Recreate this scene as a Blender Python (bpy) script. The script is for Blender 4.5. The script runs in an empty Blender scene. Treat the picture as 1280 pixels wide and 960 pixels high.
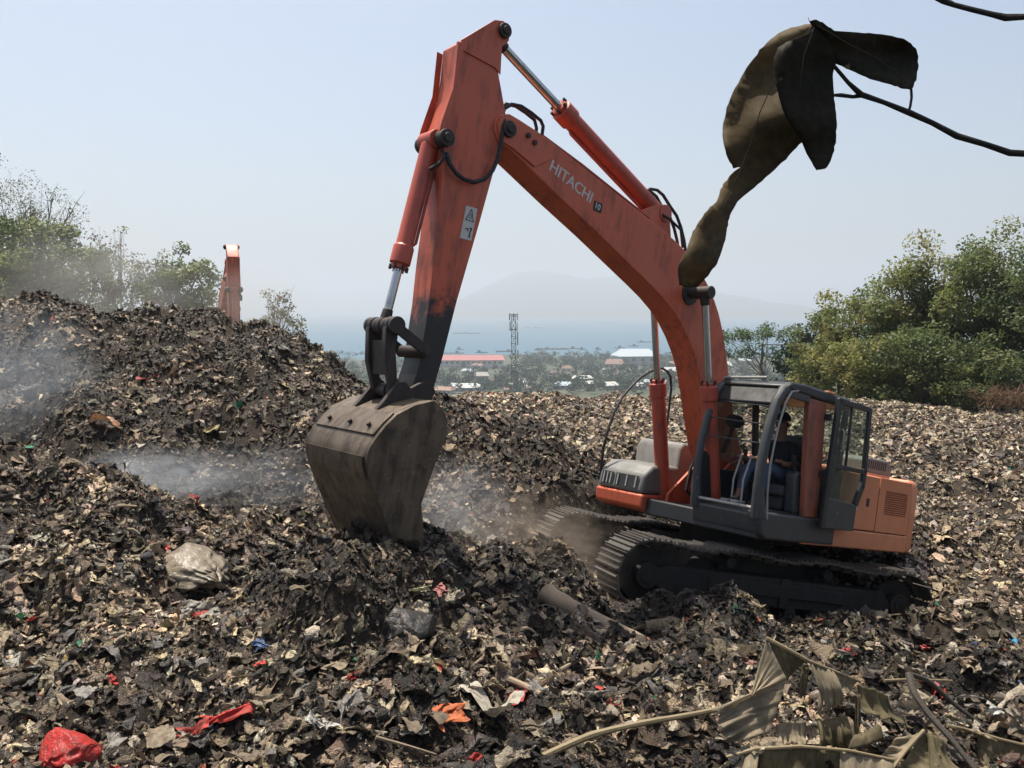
import bpy, bmesh, math, random
import numpy as np
from mathutils import Vector, Matrix, noise as mnoise
R_ = math.radians
random.seed(7)
rng = np.random.default_rng(11)
scn = bpy.context.scene
col = scn.collection

# ------------------------------------------------------------------ camera, sky, sun, exposure
FPX, PITCH = 1000.0, R_(5.3)            # focal length in pixels of the 1280 x 960 frame; camera stands at the origin
cam = bpy.data.cameras.new('camera')
cam.sensor_width = 36; cam.lens = 36 * FPX / 1280
cam.clip_start = 0.05; cam.clip_end = 60000
camo = bpy.data.objects.new('camera', cam); col.objects.link(camo)
camo.rotation_euler = (R_(90) - PITCH, 0, 0)
scn.camera = camo

SUN_AZ, SUN_EL = R_(-34), R_(71)        # azimuth from +Y towards +X
w = bpy.data.worlds.new('World'); scn.world = w; w.use_nodes = True
nt = w.node_tree
bg = nt.nodes['Background']; sky = nt.nodes.new('ShaderNodeTexSky')
sky.sky_type = 'NISHITA'; sky.sun_disc = False
sky.sun_elevation = SUN_EL; sky.sun_rotation = SUN_AZ
sky.altitude = 80; sky.air_density = 1.0; sky.dust_density = 4.2; sky.ozone_density = 0.8
nt.links.new(sky.outputs[0], bg.inputs[0]); bg.inputs[1].default_value = 0.098

sl = bpy.data.lights.new('sun', 'SUN'); sl.energy = 5.0; sl.angle = R_(0.6); sl.color = (1.0, 0.94, 0.83)
so = bpy.data.objects.new('sun', sl); col.objects.link(so)
sd = Vector((math.sin(SUN_AZ) * math.cos(SUN_EL), math.cos(SUN_AZ) * math.cos(SUN_EL), math.sin(SUN_EL)))
so.rotation_euler = sd.to_track_quat('Z', 'Y').to_euler()
so.location = (0, 0, 30)

vs = scn.view_settings
vs.view_transform = 'Standard'; vs.look = 'None'; vs.exposure = 0.66; vs.gamma = 1.0; vs.use_curve_mapping = False
scn.render.engine = 'CYCLES'
cy = scn.cycles
cy.max_bounces = 6; cy.diffuse_bounces = 3; cy.glossy_bounces = 2; cy.transmission_bounces = 4; cy.transparent_max_bounces = 8
cy.volume_bounces = 0; cy.use_denoising = True; cy.caustics_reflective = False; cy.caustics_refractive = False
cy.volume_max_steps = 256

# ------------------------------------------------------------------ helpers
CP, SP = math.cos(PITCH), math.sin(PITCH)
def W(px, py, d):
    """the point of the place seen at pixel (px, py) of the photograph, d metres along the view axis"""
    a = (px - 640) / FPX; b = -(py - 480) / FPX
    return Vector((a * d, (CP + b * SP) * d, (-SP + b * CP) * d))

def tag(o, label=None, cat=None, group=None, kind=None):
    if label: o['label'] = label
    if cat: o['category'] = cat
    if group: o['group'] = group
    if kind: o['kind'] = kind
    return o

def empty(name, loc=(0, 0, 0), mat=None):
    o = bpy.data.objects.new(name, None); col.objects.link(o)
    o.empty_display_size = 0.2
    if mat is not None: o.matrix_world = mat
    else: o.location = loc
    return o

class MB:
    """collects shapes; build() links them as one mesh object"""
    def __init__(s): s.v = []; s.f = []
    def add(s, v, f):
        n = len(s.v); s.v += [tuple(p) for p in v]; s.f += [tuple(i + n for i in q) for q in f]; return s
    def box(s, a, b):
        x0, y0, z0 = a; x1, y1, z1 = b
        x0, x1 = min(x0, x1), max(x0, x1); y0, y1 = min(y0, y1), max(y0, y1); z0, z1 = min(z0, z1), max(z0, z1)
        return s.add([(x0,y0,z0),(x1,y0,z0),(x1,y1,z0),(x0,y1,z0),(x0,y0,z1),(x1,y0,z1),(x1,y1,z1),(x0,y1,z1)],
                     [(0,3,2,1),(4,5,6,7),(0,1,5,4),(1,2,6,5),(2,3,7,6),(3,0,4,7)])
    def prism(s, poly, y0, y1):
        """polygon of (x, z) extruded along y"""
        n = len(poly)
        v = [(p[0], y0, p[1]) for p in poly] + [(p[0], y1, p[1]) for p in poly]
        f = [tuple(range(n)), tuple(range(2*n-1, n-1, -1))] + [(i, n+i, n+(i+1) % n, (i+1) % n) for i in range(n)]
        return s.add(v, f)
    def tube(s, pts, r, n=8, cap=True):
        pts = [Vector(p) for p in pts]; m = len(pts)
        if not hasattr(r, '__len__'): r = [r] * m
        up = None; v = []
        for i, p in enumerate(pts):
            t = (pts[min(i+1, m-1)] - pts[max(i-1, 0)])
            t = t.normalized() if t.length > 1e-9 else Vector((0, 0, 1))
            if up is None:
                up = t.orthogonal().normalized()
            else:
                up = (up - t * up.dot(t))
                up = up.normalized() if up.length > 1e-6 else t.orthogonal().normalized()
            bi = t.cross(up)
            for k in range(n):
                a = 2 * math.pi * k / n
                v.append(p + (up * math.cos(a) + bi * math.sin(a)) * r[i])
        f = [(i*n+k, i*n+(k+1) % n, (i+1)*n+(k+1) % n, (i+1)*n+k) for i in range(m-1) for k in range(n)]
        if cap: f += [tuple(range(n-1, -1, -1)), tuple(range((m-1)*n, m*n))]
        return s.add(v, f)
    def bar(s, p, q, wx, wy, up=(0, 1, 0)):
        p, q = Vector(p), Vector(q); t = (q - p).normalized(); u = Vector(up); u = (u - t*u.dot(t)).normalized(); b = t.cross(u)
        v = [e + u*a*wx/2 + b*c*wy/2 for e in (p, q) for a, c in ((-1,-1),(1,-1),(1,1),(-1,1))]
        return s.add(v, [(0,1,2,3),(7,6,5,4),(0,4,5,1),(1,5,6,2),(2,6,7,3),(3,7,4,0)])
    def cyl(s, p, q, r, n=16): return s.tube([p, q], r, n)
    def build(s, name, mat, parent=None, bevel=0, smooth=False, seg=2):
        me = bpy.data.meshes.new(name); me.from_pydata(s.v, [], s.f)
        bm = bmesh.new(); bm.from_mesh(me); bmesh.ops.recalc_face_normals(bm, faces=bm.faces)
        bm.to_mesh(me); bm.free()
        return link(name, me, mat, parent, bevel, smooth, seg)

def link(name, me, mat, parent=None, bevel=0, smooth=False, seg=2):
    if mat is not None: me.materials.append(mat)
    o = bpy.data.objects.new(name, me); col.objects.link(o); o.parent = parent
    if smooth or bevel:
        me.shade_smooth()
    if bevel:
        m = o.modifiers.new('bevel', 'BEVEL'); m.width = bevel; m.segments = seg; m.limit_method = 'ANGLE'; m.angle_limit = R_(35)
    if smooth or bevel:
        try: me.set_sharp_from_angle(angle=R_(42))
        except Exception: pass
    return o

def np_mesh(name, V, F, mat, parent=None, colors=None, smooth=False):
    """V (n,3), F (m,3 or 4) arrays; colors (n,3) per vertex"""
    V = np.ascontiguousarray(V, np.float32); F = np.ascontiguousarray(F, np.int32)
    me = bpy.data.meshes.new(name)
    me.vertices.add(len(V)); me.vertices.foreach_set('co', V.ravel())
    k = F.shape[1]
    me.loops.add(F.size); me.loops.foreach_set('vertex_index', F.ravel())
    me.polygons.add(len(F)); me.polygons.foreach_set('loop_start', np.arange(0, F.size, k, dtype=np.int32))
    if colors is not None:
        a = me.color_attributes.new('Col', 'FLOAT_COLOR', 'POINT')
        c = np.ones((len(V), 4), np.float32); c[:, :3] = colors
        a.data.foreach_set('color', c.ravel())
    me.update(calc_edges=True)
    if smooth: me.shade_smooth()
    return link(name, me, mat, parent)

# ------------------------------------------------------------------ noise (numpy)
def _h(ix, iy, seed):
    h = (ix.astype(np.int64) * 374761393 + iy.astype(np.int64) * 668265263 + seed * 1442695041) & 0xffffffff
    h = ((h ^ (h >> 13)) * 1274126177) & 0xffffffff
    return ((h ^ (h >> 16)) & 0xffff) / 65535.0
def vnoise(x, y, seed=0):
    x = np.asarray(x, float); y = np.asarray(y, float)
    ix, iy = np.floor(x), np.floor(y); fx, fy = x - ix, y - iy
    u, v = fx*fx*(3-2*fx), fy*fy*(3-2*fy)
    a = _h(ix, iy, seed); b = _h(ix+1, iy, seed); c = _h(ix, iy+1, seed); d = _h(ix+1, iy+1, seed)
    return (a*(1-u)+b*u)*(1-v)+(c*(1-u)+d*u)*v * 1.0 - 0.5
def fbm(x, y, wl, octv, seed=0, gain=0.5):
    s = 0; a = 1.0
    for i in range(octv):
        c, sn = math.cos(1.1*i), math.sin(1.1*i)
        s = s + a * vnoise((x*c-y*sn)/wl + 17.3*i, (x*sn+y*c)/wl - 9.1*i, seed+i); wl *= 0.5; a *= gain
    return s

# ------------------------------------------------------------------ materials
def newmat(name):
    m = bpy.data.materials.new(name); m.use_nodes = True
    return m, m.node_tree, m.node_tree.nodes['Principled BSDF']
def N(t, kind, **kw):
    n = t.nodes.new(kind)
    for k, v in kw.items():
        if k in n.inputs: n.inputs[k].default_value = v
        else: setattr(n, k, v)
    return n
def ramp(t, fac, stops):
    r = t.nodes.new('ShaderNodeValToRGB'); e = r.color_ramp.elements
    while len(e) < len(stops): e.new(0.5)
    for i, (p, c) in enumerate(stops): e[i].position = p; e[i].color = (*c, 1) if len(c) == 3 else c
    t.links.new(fac, r.inputs[0]); return r
def mixc(t, fac, a, b, mode='MIX'):
    n = t.nodes.new('ShaderNodeMix'); n.data_type = 'RGBA'; n.blend_type = mode
    for sock, val in ((n.inputs[0], fac), (n.inputs[6], a), (n.inputs[7], b)):
        if isinstance(val, bpy.types.NodeSocket): t.links.new(val, sock)
        elif isinstance(val, (int, float)): sock.default_value = val
        else: sock.default_value = (*val, 1)
    return n.outputs[2]
def coords(t, which='Object'): return t.nodes.new('ShaderNodeTexCoord').outputs[which]
def noise(t, co, scale, detail=4, rough=0.6, dist=0.0):
    n = N(t, 'ShaderNodeTexNoise'); n.inputs['Scale'].default_value = scale; n.inputs['Detail'].default_value = detail
    n.inputs['Roughness'].default_value = rough; n.inputs['Distortion'].default_value = dist
    t.links.new(co, n.inputs['Vector']); return n.outputs['Fac']
def bump(t, h, b, strength=0.3, dist=0.02):
    n = N(t, 'ShaderNodeBump'); n.inputs['Strength'].default_value = strength; n.inputs['Distance'].default_value = dist
    t.links.new(h, n.inputs['Height']); t.links.new(n.outputs[0], b.inputs['Normal'])

def grime_mat(name, base, dirt, amount=0.5, rough=0.5, metal=0.0, scale=3.0, bmp=0.15, worn=None, zdark=None):
    """painted or bare metal with blotches, streaks and fine scratches; zdark = (z0, z1): grease that creeps up from z0 to z1"""
    m, t, b = newmat(name); co = coords(t)
    n1 = noise(t, co, scale, 6, 0.65, 0.3)
    mp = N(t, 'ShaderNodeMapping'); mp.inputs['Scale'].default_value = (9, 9, 1.1); t.links.new(co, mp.inputs[0])
    n2 = noise(t, mp.outputs[0], 1.6, 5, 0.6)
    f = N(t, 'ShaderNodeMath', operation='MULTIPLY'); t.links.new(n1, f.inputs[0]); t.links.new(n2, f.inputs[1])
    lo = 0.36 - 0.18 * amount
    r = ramp(t, f.outputs[0], [(lo, (0, 0, 0)), (lo + 0.16, (amount,) * 3)])
    n3 = noise(t, co, 0.8, 3)
    vb = mixc(t, n3, tuple(c * 0.86 for c in base), tuple(min(1, c * 1.12) for c in base))
    c = mixc(t, r.outputs[0], vb, dirt)
    if worn:
        n4 = noise(t, co, 14, 6, 0.75)
        r4 = ramp(t, n4, [(0.62, (0, 0, 0)), (0.66, (1, 1, 1))])
        c = mixc(t, r4.outputs[0], c, worn)
    if zdark:
        sx = N(t, 'ShaderNodeSeparateXYZ'); t.links.new(co, sx.inputs[0])
        nn = noise(t, co, 4.5, 8, 0.78)
        ad = N(t, 'ShaderNodeMath', operation='MULTIPLY_ADD'); t.links.new(nn, ad.inputs[0]); ad.inputs[1].default_value = -1.1
        t.links.new(sx.outputs[2], ad.inputs[2])
        mr = N(t, 'ShaderNodeMapRange'); t.links.new(ad.outputs[0], mr.inputs[0])
        mr.inputs[1].default_value = zdark[0] - .55; mr.inputs[2].default_value = zdark[1] - .55; mr.inputs[3].default_value = 1; mr.inputs[4].default_value = 0
        c = mixc(t, mr.outputs[0], c, (0.022, 0.018, 0.017))
    t.links.new(c, b.inputs['Base Color'])
    b.inputs['Metallic'].default_value = metal
    rr = ramp(t, n1, [(0.3, (rough * 0.8,) * 3), (0.7, (min(1, rough * 1.3),) * 3)])
    t.links.new(rr.outputs[0], b.inputs['Roughness'])
    if bmp: bump(t, n1, b, bmp, 0.01)
    return m

M = {}
M['boom_red'] = grime_mat('boom_red', (0.58, 0.115, 0.05), (0.13, 0.045, 0.035), 0.7, 0.48, scale=1.7, bmp=0.06)
M['arm_red'] = grime_mat('arm_red', (0.58, 0.112, 0.05), (0.12, 0.04, 0.03), 0.75, 0.45, scale=1.7, bmp=0.06, zdark=(2.82, 3.02))
M['house_orange'] = grime_mat('house_orange', (0.60, 0.215, 0.10), (0.36, 0.17, 0.095), 0.5, 0.5, scale=2.0, bmp=0.08, worn=(0.52, 0.25, 0.13))
M['pillar_red'] = grime_mat('pillar_red', (0.30, 0.085, 0.05), (0.11, 0.055, 0.04), 0.8, 0.55, scale=3, bmp=0.1)
M['cyl_red'] = grime_mat('cyl_red', (0.46, 0.08, 0.045), (0.10, 0.035, 0.03), 0.6, 0.42, scale=4, bmp=0.05)
M['cab_grey'] = grime_mat('cab_grey', (0.045, 0.048, 0.05), (0.085, 0.076, 0.065), 0.6, 0.5, scale=4, bmp=0.12, worn=(0.16, 0.155, 0.15))
M['black_frame'] = grime_mat('black_frame', (0.018, 0.019, 0.021), (0.05, 0.045, 0.04), 0.5, 0.45, scale=5, bmp=0.1)
M['grey_panel'] = grime_mat('grey_panel', (0.17, 0.165, 0.15), (0.10, 0.09, 0.075), 0.6, 0.55, scale=4, bmp=0.1)
M['track_iron'] = grime_mat('track_iron', (0.018, 0.016, 0.014), (0.04, 0.032, 0.025), 0.7, 0.75, 0.2, scale=6, bmp=0.5)
M['shoe_iron'] = grime_mat('shoe_iron', (0.075, 0.066, 0.058), (0.11, 0.088, 0.068), 0.7, 0.62, 0.35, scale=8, bmp=0.5)
M['bucket_steel'] = grime_mat('bucket_steel', (0.135, 0.100, 0.066), (0.05, 0.036, 0.026), 0.95, 0.5, 0.3, scale=4.5, bmp=0.6, worn=(0.24, 0.20, 0.15))
M['link_iron'] = grime_mat('link_iron', (0.045, 0.035, 0.031), (0.10, 0.075, 0.055), 0.6, 0.6, 0.3, scale=6, bmp=0.3)
M['rubber'] = grime_mat('rubber', (0.013, 0.013, 0.014), (0.05, 0.045, 0.04), 0.4, 0.6, scale=8, bmp=0.1)
M['chrome'] = grime_mat('chrome', (0.55, 0.53, 0.50), (0.18, 0.15, 0.12), 0.5, 0.22, 1.0, scale=5, bmp=0.0)
M['bare_grey'] = grime_mat('bare_grey', (0.35, 0.34, 0.32), (0.15, 0.13, 0.11), 0.5, 0.5, 0.2, scale=6, bmp=0.1)
M['decal_white'] = grime_mat('decal_white', (0.60, 0.57, 0.53), (0.34, 0.27, 0.23), 0.5, 0.6, scale=9, bmp=0)
M['decal_black'] = grime_mat('decal_black', (0.02, 0.02, 0.02), (0.06, 0.05, 0.05), 0.4, 0.6, scale=9, bmp=0)
M['seat_cloth'] = grime_mat('seat_cloth', (0.10, 0.10, 0.10), (0.05, 0.045, 0.04), 0.6, 0.9, scale=12, bmp=0.3)

def simple_mat(name, c, rough=0.7, sc=6.0, var=0.3, bmp=0.2, spec=0.3):
    m, t, b = newmat(name); co = coords(t)
    n = noise(t, co, sc, 6, 0.65)
    cc = mixc(t, n, tuple(x * (1 - var) for x in c), tuple(min(1, x * (1 + var)) for x in c))
    t.links.new(cc, b.inputs['Base Color']); b.inputs['Roughness'].default_value = rough
    b.inputs['Specular IOR Level'].default_value = spec
    if bmp: bump(t, n, b, bmp, 0.02)
    return m
M['skin'] = simple_mat('skin', (0.20, 0.105, 0.07), 0.55, 20, 0.12, 0.1)
M['jeans'] = simple_mat('jeans', (0.06, 0.085, 0.14), 0.9, 40, 0.3, 0.3)
M['shirt'] = simple_mat('shirt', (0.022, 0.022, 0.026), 0.9, 30, 0.3, 0.3)
M['cap'] = simple_mat('cap', (0.016, 0.016, 0.02), 0.85, 30, 0.2, 0.2)
M['boot'] = simple_mat('boot', (0.05, 0.037, 0.03), 0.7, 20, 0.3, 0.2)
M['bark'] = simple_mat('bark', (0.12, 0.095, 0.07), 0.9, 7, 0.5, 0.6)
M['bark_pale'] = simple_mat('bark_pale', (0.20, 0.17, 0.13), 0.9, 9, 0.4, 0.5)
M['twig'] = simple_mat('twig', (0.035, 0.028, 0.022), 0.8, 60, 0.4, 0.4)
M['log'] = simple_mat('log', (0.27, 0.21, 0.145), 0.85, 5, 0.5, 0.7)
M['cane'] = simple_mat('cane', (0.20, 0.155, 0.085), 0.6, 10, 0.4, 0.3)
M['dark_frond'] = simple_mat('dark_frond', (0.06, 0.05, 0.04), 0.75, 12, 0.5, 0.4)

def glass_mat(name, tint, gloss=0.12):
    m, t, b = newmat(name); out = t.nodes['Material Output']; t.nodes.remove(b)
    tr = N(t, 'ShaderNodeBsdfTransparent'); tr.inputs[0].default_value = (*tint, 1)
    gl = N(t, 'ShaderNodeBsdfGlossy'); gl.inputs['Roughness'].default_value = 0.06; gl.inputs[0].default_value = (.9, .95, .95, 1)
    di = N(t, 'ShaderNodeBsdfDiffuse'); di.inputs[0].default_value = (.25, .24, .2, 1)
    n = noise(t, coords(t), 3, 5, 0.6); r = ramp(t, n, [(0.3, (.05,)*3), (0.75, (.22,)*3)])
    m1 = N(t, 'ShaderNodeMixShader'); m1.inputs[0].default_value = gloss
    m2 = N(t, 'ShaderNodeMixShader'); t.links.new(r.outputs[0], m2.inputs[0])
    t.links.new(tr.outputs[0], m1.inputs[1]); t.links.new(gl.outputs[0], m1.inputs[2])
    t.links.new(m1.outputs[0], m2.inputs[1]); t.links.new(di.outputs[0], m2.inputs[2])
    t.links.new(m2.outputs[0], out.inputs[0]); return m
M['glass'] = glass_mat('glass', (0.80, 0.88, 0.84), 0.05)

def attr_mat(name, rough=0.75, trans=0.0, nscale=30.0, var=0.35, spec=0.3, attr='Col'):
    """colour from the mesh's own attribute (each scrap or leaf has its own colour), grain on top"""
    m, t, b = newmat(name)
    a = N(t, 'ShaderNodeAttribute'); a.attribute_name = attr
    n = noise(t, coords(t), nscale, 5, 0.7)
    r = ramp(t, n, [(0.25, (1 - var,) * 3), (0.8, (1 + 0.0,) * 3)])
    c = mixc(t, 1.0, a.outputs[0], r.outputs[0], 'MULTIPLY')
    t.links.new(c, b.inputs['Base Color']); b.inputs['Roughness'].default_value = rough
    b.inputs['Specular IOR Level'].default_value = spec
    if trans:
        tl = N(t, 'ShaderNodeBsdfTranslucent'); t.links.new(c, tl.inputs[0])
        mx = N(t, 'ShaderNodeMixShader'); mx.inputs[0].default_value = trans
        t.links.new(b.outputs[0], mx.inputs[1]); t.links.new(tl.outputs[0], mx.inputs[2])
        t.links.new(mx.outputs[0], t.nodes['Material Output'].inputs[0])
    return m
M['scrap'] = attr_mat('scrap', 0.46, 0.06, 22, 0.45, 0.5)
M['leaf'] = attr_mat('leaf', 0.5, 0.55, 3, 0.3, 0.4)
M['leaf_far'] = attr_mat('leaf_far', 0.8, 0.2, 0.3, 0.3, 0.2)

def plastic_mat(name, trans=0.2, rough=0.38):
    """thin plastic film or cloth; its colour is the object's own colour, soiled in blotches"""
    m, t, b = newmat(name); oi = N(t, 'ShaderNodeObjectInfo'); co = coords(t)
    n = noise(t, co, 7, 6, 0.7, 0.4); r = ramp(t, n, [(0.44, (0, 0, 0)), (0.66, (.75,) * 3)])
    n2 = noise(t, co, 40, 4, 0.7)
    c = mixc(t, r.outputs[0], oi.outputs['Color'], (0.075, 0.058, 0.042))
    t.links.new(c, b.inputs['Base Color']); b.inputs['Roughness'].default_value = rough
    b.inputs['Specular IOR Level'].default_value = 0.45
    bump(t, n2, b, 0.25, 0.008)
    tl = N(t, 'ShaderNodeBsdfTranslucent'); t.links.new(c, tl.inputs[0])
    mx = N(t, 'ShaderNodeMixShader'); mx.inputs[0].default_value = trans
    t.links.new(b.outputs[0], mx.inputs[1]); t.links.new(tl.outputs[0], mx.inputs[2])
    t.links.new(mx.outputs[0], t.nodes['Material Output'].inputs[0])
    return m
M['film'] = plastic_mat('film', 0.18, 0.36)
M['cloth'] = plastic_mat('cloth', 0.08, 0.8)

# ------------------------------------------------------------------ the machine's place
MT = Vector((2.80, 10.66, -3.99))
MR = Matrix(((-0.7647, 0.6238, 0.1615), (-0.6029, -0.7811, 0.1624), (0.2275, 0.0268, 0.9734)))
MACH = Matrix.Translation(MT) @ MR.to_4x4()
TRACK_SWING = R_(-22)

# ------------------------------------------------------------------ terrain of the tip: heights through surveyed spots
ctl = []
def C(px, py, d): p = W(px, py, d); ctl.append((p.x, p.y, p.z))
for a in [(-300,960,4.5),(0,960,4.5),(320,960,4.55),(640,960,4.6),(960,960,4.9),(1280,960,5.0),(1600,960,5.2),
          (0,860,5.6),(320,860,5.75),(640,860,5.9),(850,850,6.4),(1000,880,6.1),(1280,880,6.3),
          (0,760,6.6),(120,700,7.3),(300,800,6.4),(235,735,7.5),(60,640,8.0),
          (-250,520,8.6),(0,548,8.6),(80,563,8.7),(150,596,8.8),(215,628,8.9),(260,660,8.9),(330,690,8.6),(400,715,8.0),
          (470,686,7.0),(400,690,7.4),(535,680,7.35),(540,738,6.8),(600,765,7.0),(620,722,8.0),(700,765,7.7),(770,785,7.8),(580,690,8.4),
          (900,786,8.15),(1050,791,8.5),(1130,782,9.3),(1280,780,9.6),(1500,780,9.6),
          (350,640,11.0),(300,565,12.7),(200,600,12.0),(100,562,12.3),(300,480,14.6),(150,470,14.8),(0,450,15.0),(-250,430,15),(420,520,14.0),
          (0,374,18),(-250,350,18),(60,378,18),(130,398,18),(190,408,18),(250,416,18),(340,426,17.6),(400,446,17.2),(450,480,16.6),(500,490,16.4),
          (545,494,16),(600,510,15.4),(680,538,14.5),(745,596,13.5),(580,620,11.8),(600,570,13.3),(480,600,12.6),
          (740,560,22),(740,522,30),(850,600,18),(950,600,18),
          (1200,700,12.5),(1200,600,19),(1200,545,28),(1280,526,36),(1500,526,36),(1180,512,40),(1100,505,42),(960,506,42),(830,506,42),(740,506,42),(660,506,42),(600,502,42),(560,506,42)]:
    C(*a)
# gully behind the near left heap, ground behind the mound, the drop beyond the tip
for (px, d, z) in [(-250,10.4,-2.9),(0,10.4,-2.9),(120,10.4,-3.0),(230,10.5,-3.0),(-250,21.5,-1.9),(0,21.5,-1.9),(150,21.5,-2.0),(290,21,-2.6),(420,20,-3.0),(520,20,-3.4),
                   (-250,28,-3.9),(0,28,-3.9),(290,29,-3.9),(450,29,-4.0),(600,26,-3.9),(0,40,-4.5),(300,40,-4.6),(-250,45,-4.5),
                   (560,48,-6.5),(740,48,-6.6),(900,48,-6.2),(1100,48,-5.4),(1280,48,-5.4),(1600,48,-5.4),(200,52,-7),(0,60,-8),(400,60,-10),(640,60,-11.5),(900,60,-10.5),(1150,60,-8),(1500,60,-8),
                   (600,19,-3.5),(680,18,-3.45),(745,17,-3.55),(640,2.5,-2.55),(0,2.5,-2.5),(1280,2.5,-2.7),(1800,12,-3.9),(-600,12,-2.4)]:
    p = W(px, 480, d); ctl.append((p.x, p.y + 0.0, z))
ctl = np.array(ctl)
def _tk(r2): return 0.5 * r2 * np.log(r2 + 1e-9)
def _tps():
    # distances are compressed (r -> log r) so that near detail and far sweep are equally smooth
    P = _warp(ctl[:, 0], ctl[:, 1]); n = len(P)
    d2 = ((P[:, None] - P[None]) ** 2).sum(-1)
    A = np.zeros((n + 3, n + 3)); A[:n, :n] = _tk(d2) + np.eye(n) * 2e-3
    A[:n, n] = 1; A[:n, n+1:] = P; A[n, :n] = 1; A[n+1:, :n] = P.T
    b = np.zeros(n + 3); b[:n] = ctl[:, 2]
    return P, np.linalg.solve(A, b)
def _warp(x, y):
    r = np.hypot(x, y) + 1e-6; k = np.log(1 + r / 3.0) / r
    return np.stack([x * k, y * k], -1) * 3
_P, _Wt = _tps()
_ax = MACH.inverted()
_axn = np.array(_ax)
def base_h(x, y):
    x = np.asarray(x, float); y = np.asarray(y, float); sh = x.shape
    q = _warp(x.ravel(), y.ravel()); out = np.empty(len(q)); n = len(_P)
    for i in range(0, len(q), 40000):
        s = q[i:i+40000]
        d2 = ((s[:, None] - _P[None]) ** 2).sum(-1)
        out[i:i+40000] = _tk(d2) @ _Wt[:n] + _Wt[n] + s @ _Wt[n+1:]
    return out.reshape(sh)
MR_np = np.array(MR)
def height(x, y, detail=True):
    x = np.asarray(x, float); y = np.asarray(y, float)
    z = base_h(x, y)
    r = np.hypot(x, y)
    if detail:
        k = np.clip(r / 12.0, 0.55, 1.0)
        z = z + 0.42 * k * fbm(x, y, 1.7, 2, 3) + 0.40 * fbm(x, y, 0.62, 3, 9, 0.6) * np.clip(1.5 - r / 60, 0.5, 1)
    # under the crawler tracks the rubbish is pressed down to the machine's own plane
    n = MR_np[:, 2]; t = np.array(MT)
    zp = t[2] - (n[0] * (x - t[0]) + n[1] * (y - t[1])) / n[2] + 0.09
    dx, dy = x - t[0], y - t[1]
    yaw = math.atan2(MR_np[1, 0], MR_np[0, 0]) + TRACK_SWING
    u = dx * math.cos(yaw) + dy * math.sin(yaw); v = -dx * math.sin(yaw) + dy * math.cos(yaw)
    e = np.hypot(np.maximum(np.abs(u) - 2.1, 0), np.maximum(np.abs(v) - 1.45, 0))
    k = np.clip(1 - e / .65, 0, 1); k = k * k * (3 - 2 * k)
    return z * (1 - k) + (zp + (0.06 * fbm(x, y, .5, 2, 5) if detail else 0)) * k
def H(x, y): return float(height(np.array([x]), np.array([y]))[0])
def Hb(x, y): return float(height(np.array([x]), np.array([y]), False)[0])
def ground_at(px, py, d0=3.0, d1=60.0):
    """first point of the tip's surface seen along the ray through pixel (px, py)"""
    ds = np.geomspace(d0, d1, 500); a = (px - 640) / FPX; b = -(py - 480) / FPX
    X = a * ds; Y = (CP + b * SP) * ds; Z = (-SP + b * CP) * ds
    g = height(X, Y); i = np.argmax(Z < g)
    return Vector((X[i], Y[i], float(g[i])))

# ------------------------------------------------------------------ ground sheets
def ground_mat():
    m, t, b = newmat('soil_and_pulp'); co = coords(t)
    n1 = noise(t, co, 1.1, 8, 0.7); n2 = noise(t, co, 11, 6, 0.75)
    r = ramp(t, n1, [(0.3, (0.018, 0.014, 0.011)), (0.55, (0.055, 0.042, 0.031)), (0.75, (0.10, 0.08, 0.06))])
    r2 = ramp(t, n2, [(0.4, (0.55,) * 3), (0.75, (1.4,) * 3)])
    c = mixc(t, 1.0, r.outputs[0], r2.outputs[0], 'MULTIPLY'); t.links.new(c, b.inputs['Base Color'])
    b.inputs['Roughness'].default_value = 0.9; b.inputs['Specular IOR Level'].default_value = 0.2
    bump(t, n2, b, 0.8, 0.06); return m
M['soil'] = ground_mat()

def polar_sheet(name, mat, r0, r1, nr, a0, a1, na, hf, smooth=True):
    r = np.geomspace(r0, r1, nr); a = np.radians(np.linspace(a0, a1, na))
    Rr, A = np.meshgrid(r, a, indexing='ij'); X = Rr * np.sin(A); Y = Rr * np.cos(A)
    V = np.stack([X, Y, hf(X, Y)], -1).reshape(-1, 3)
    i = np.arange(nr - 1)[:, None] * na + np.arange(na - 1)[None]
    F = np.stack([i, i + 1, i + na + 1, i + na], -1).reshape(-1, 4)[:, ::-1]
    return np_mesh(name, V, F, mat, smooth=smooth)

o = polar_sheet('dump_ground', M['soil'], 1.6, 62, 360, -60, 60, 400, height)
tag(o, 'dark churned ground of pressed rubbish and soil', kind='structure')

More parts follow.
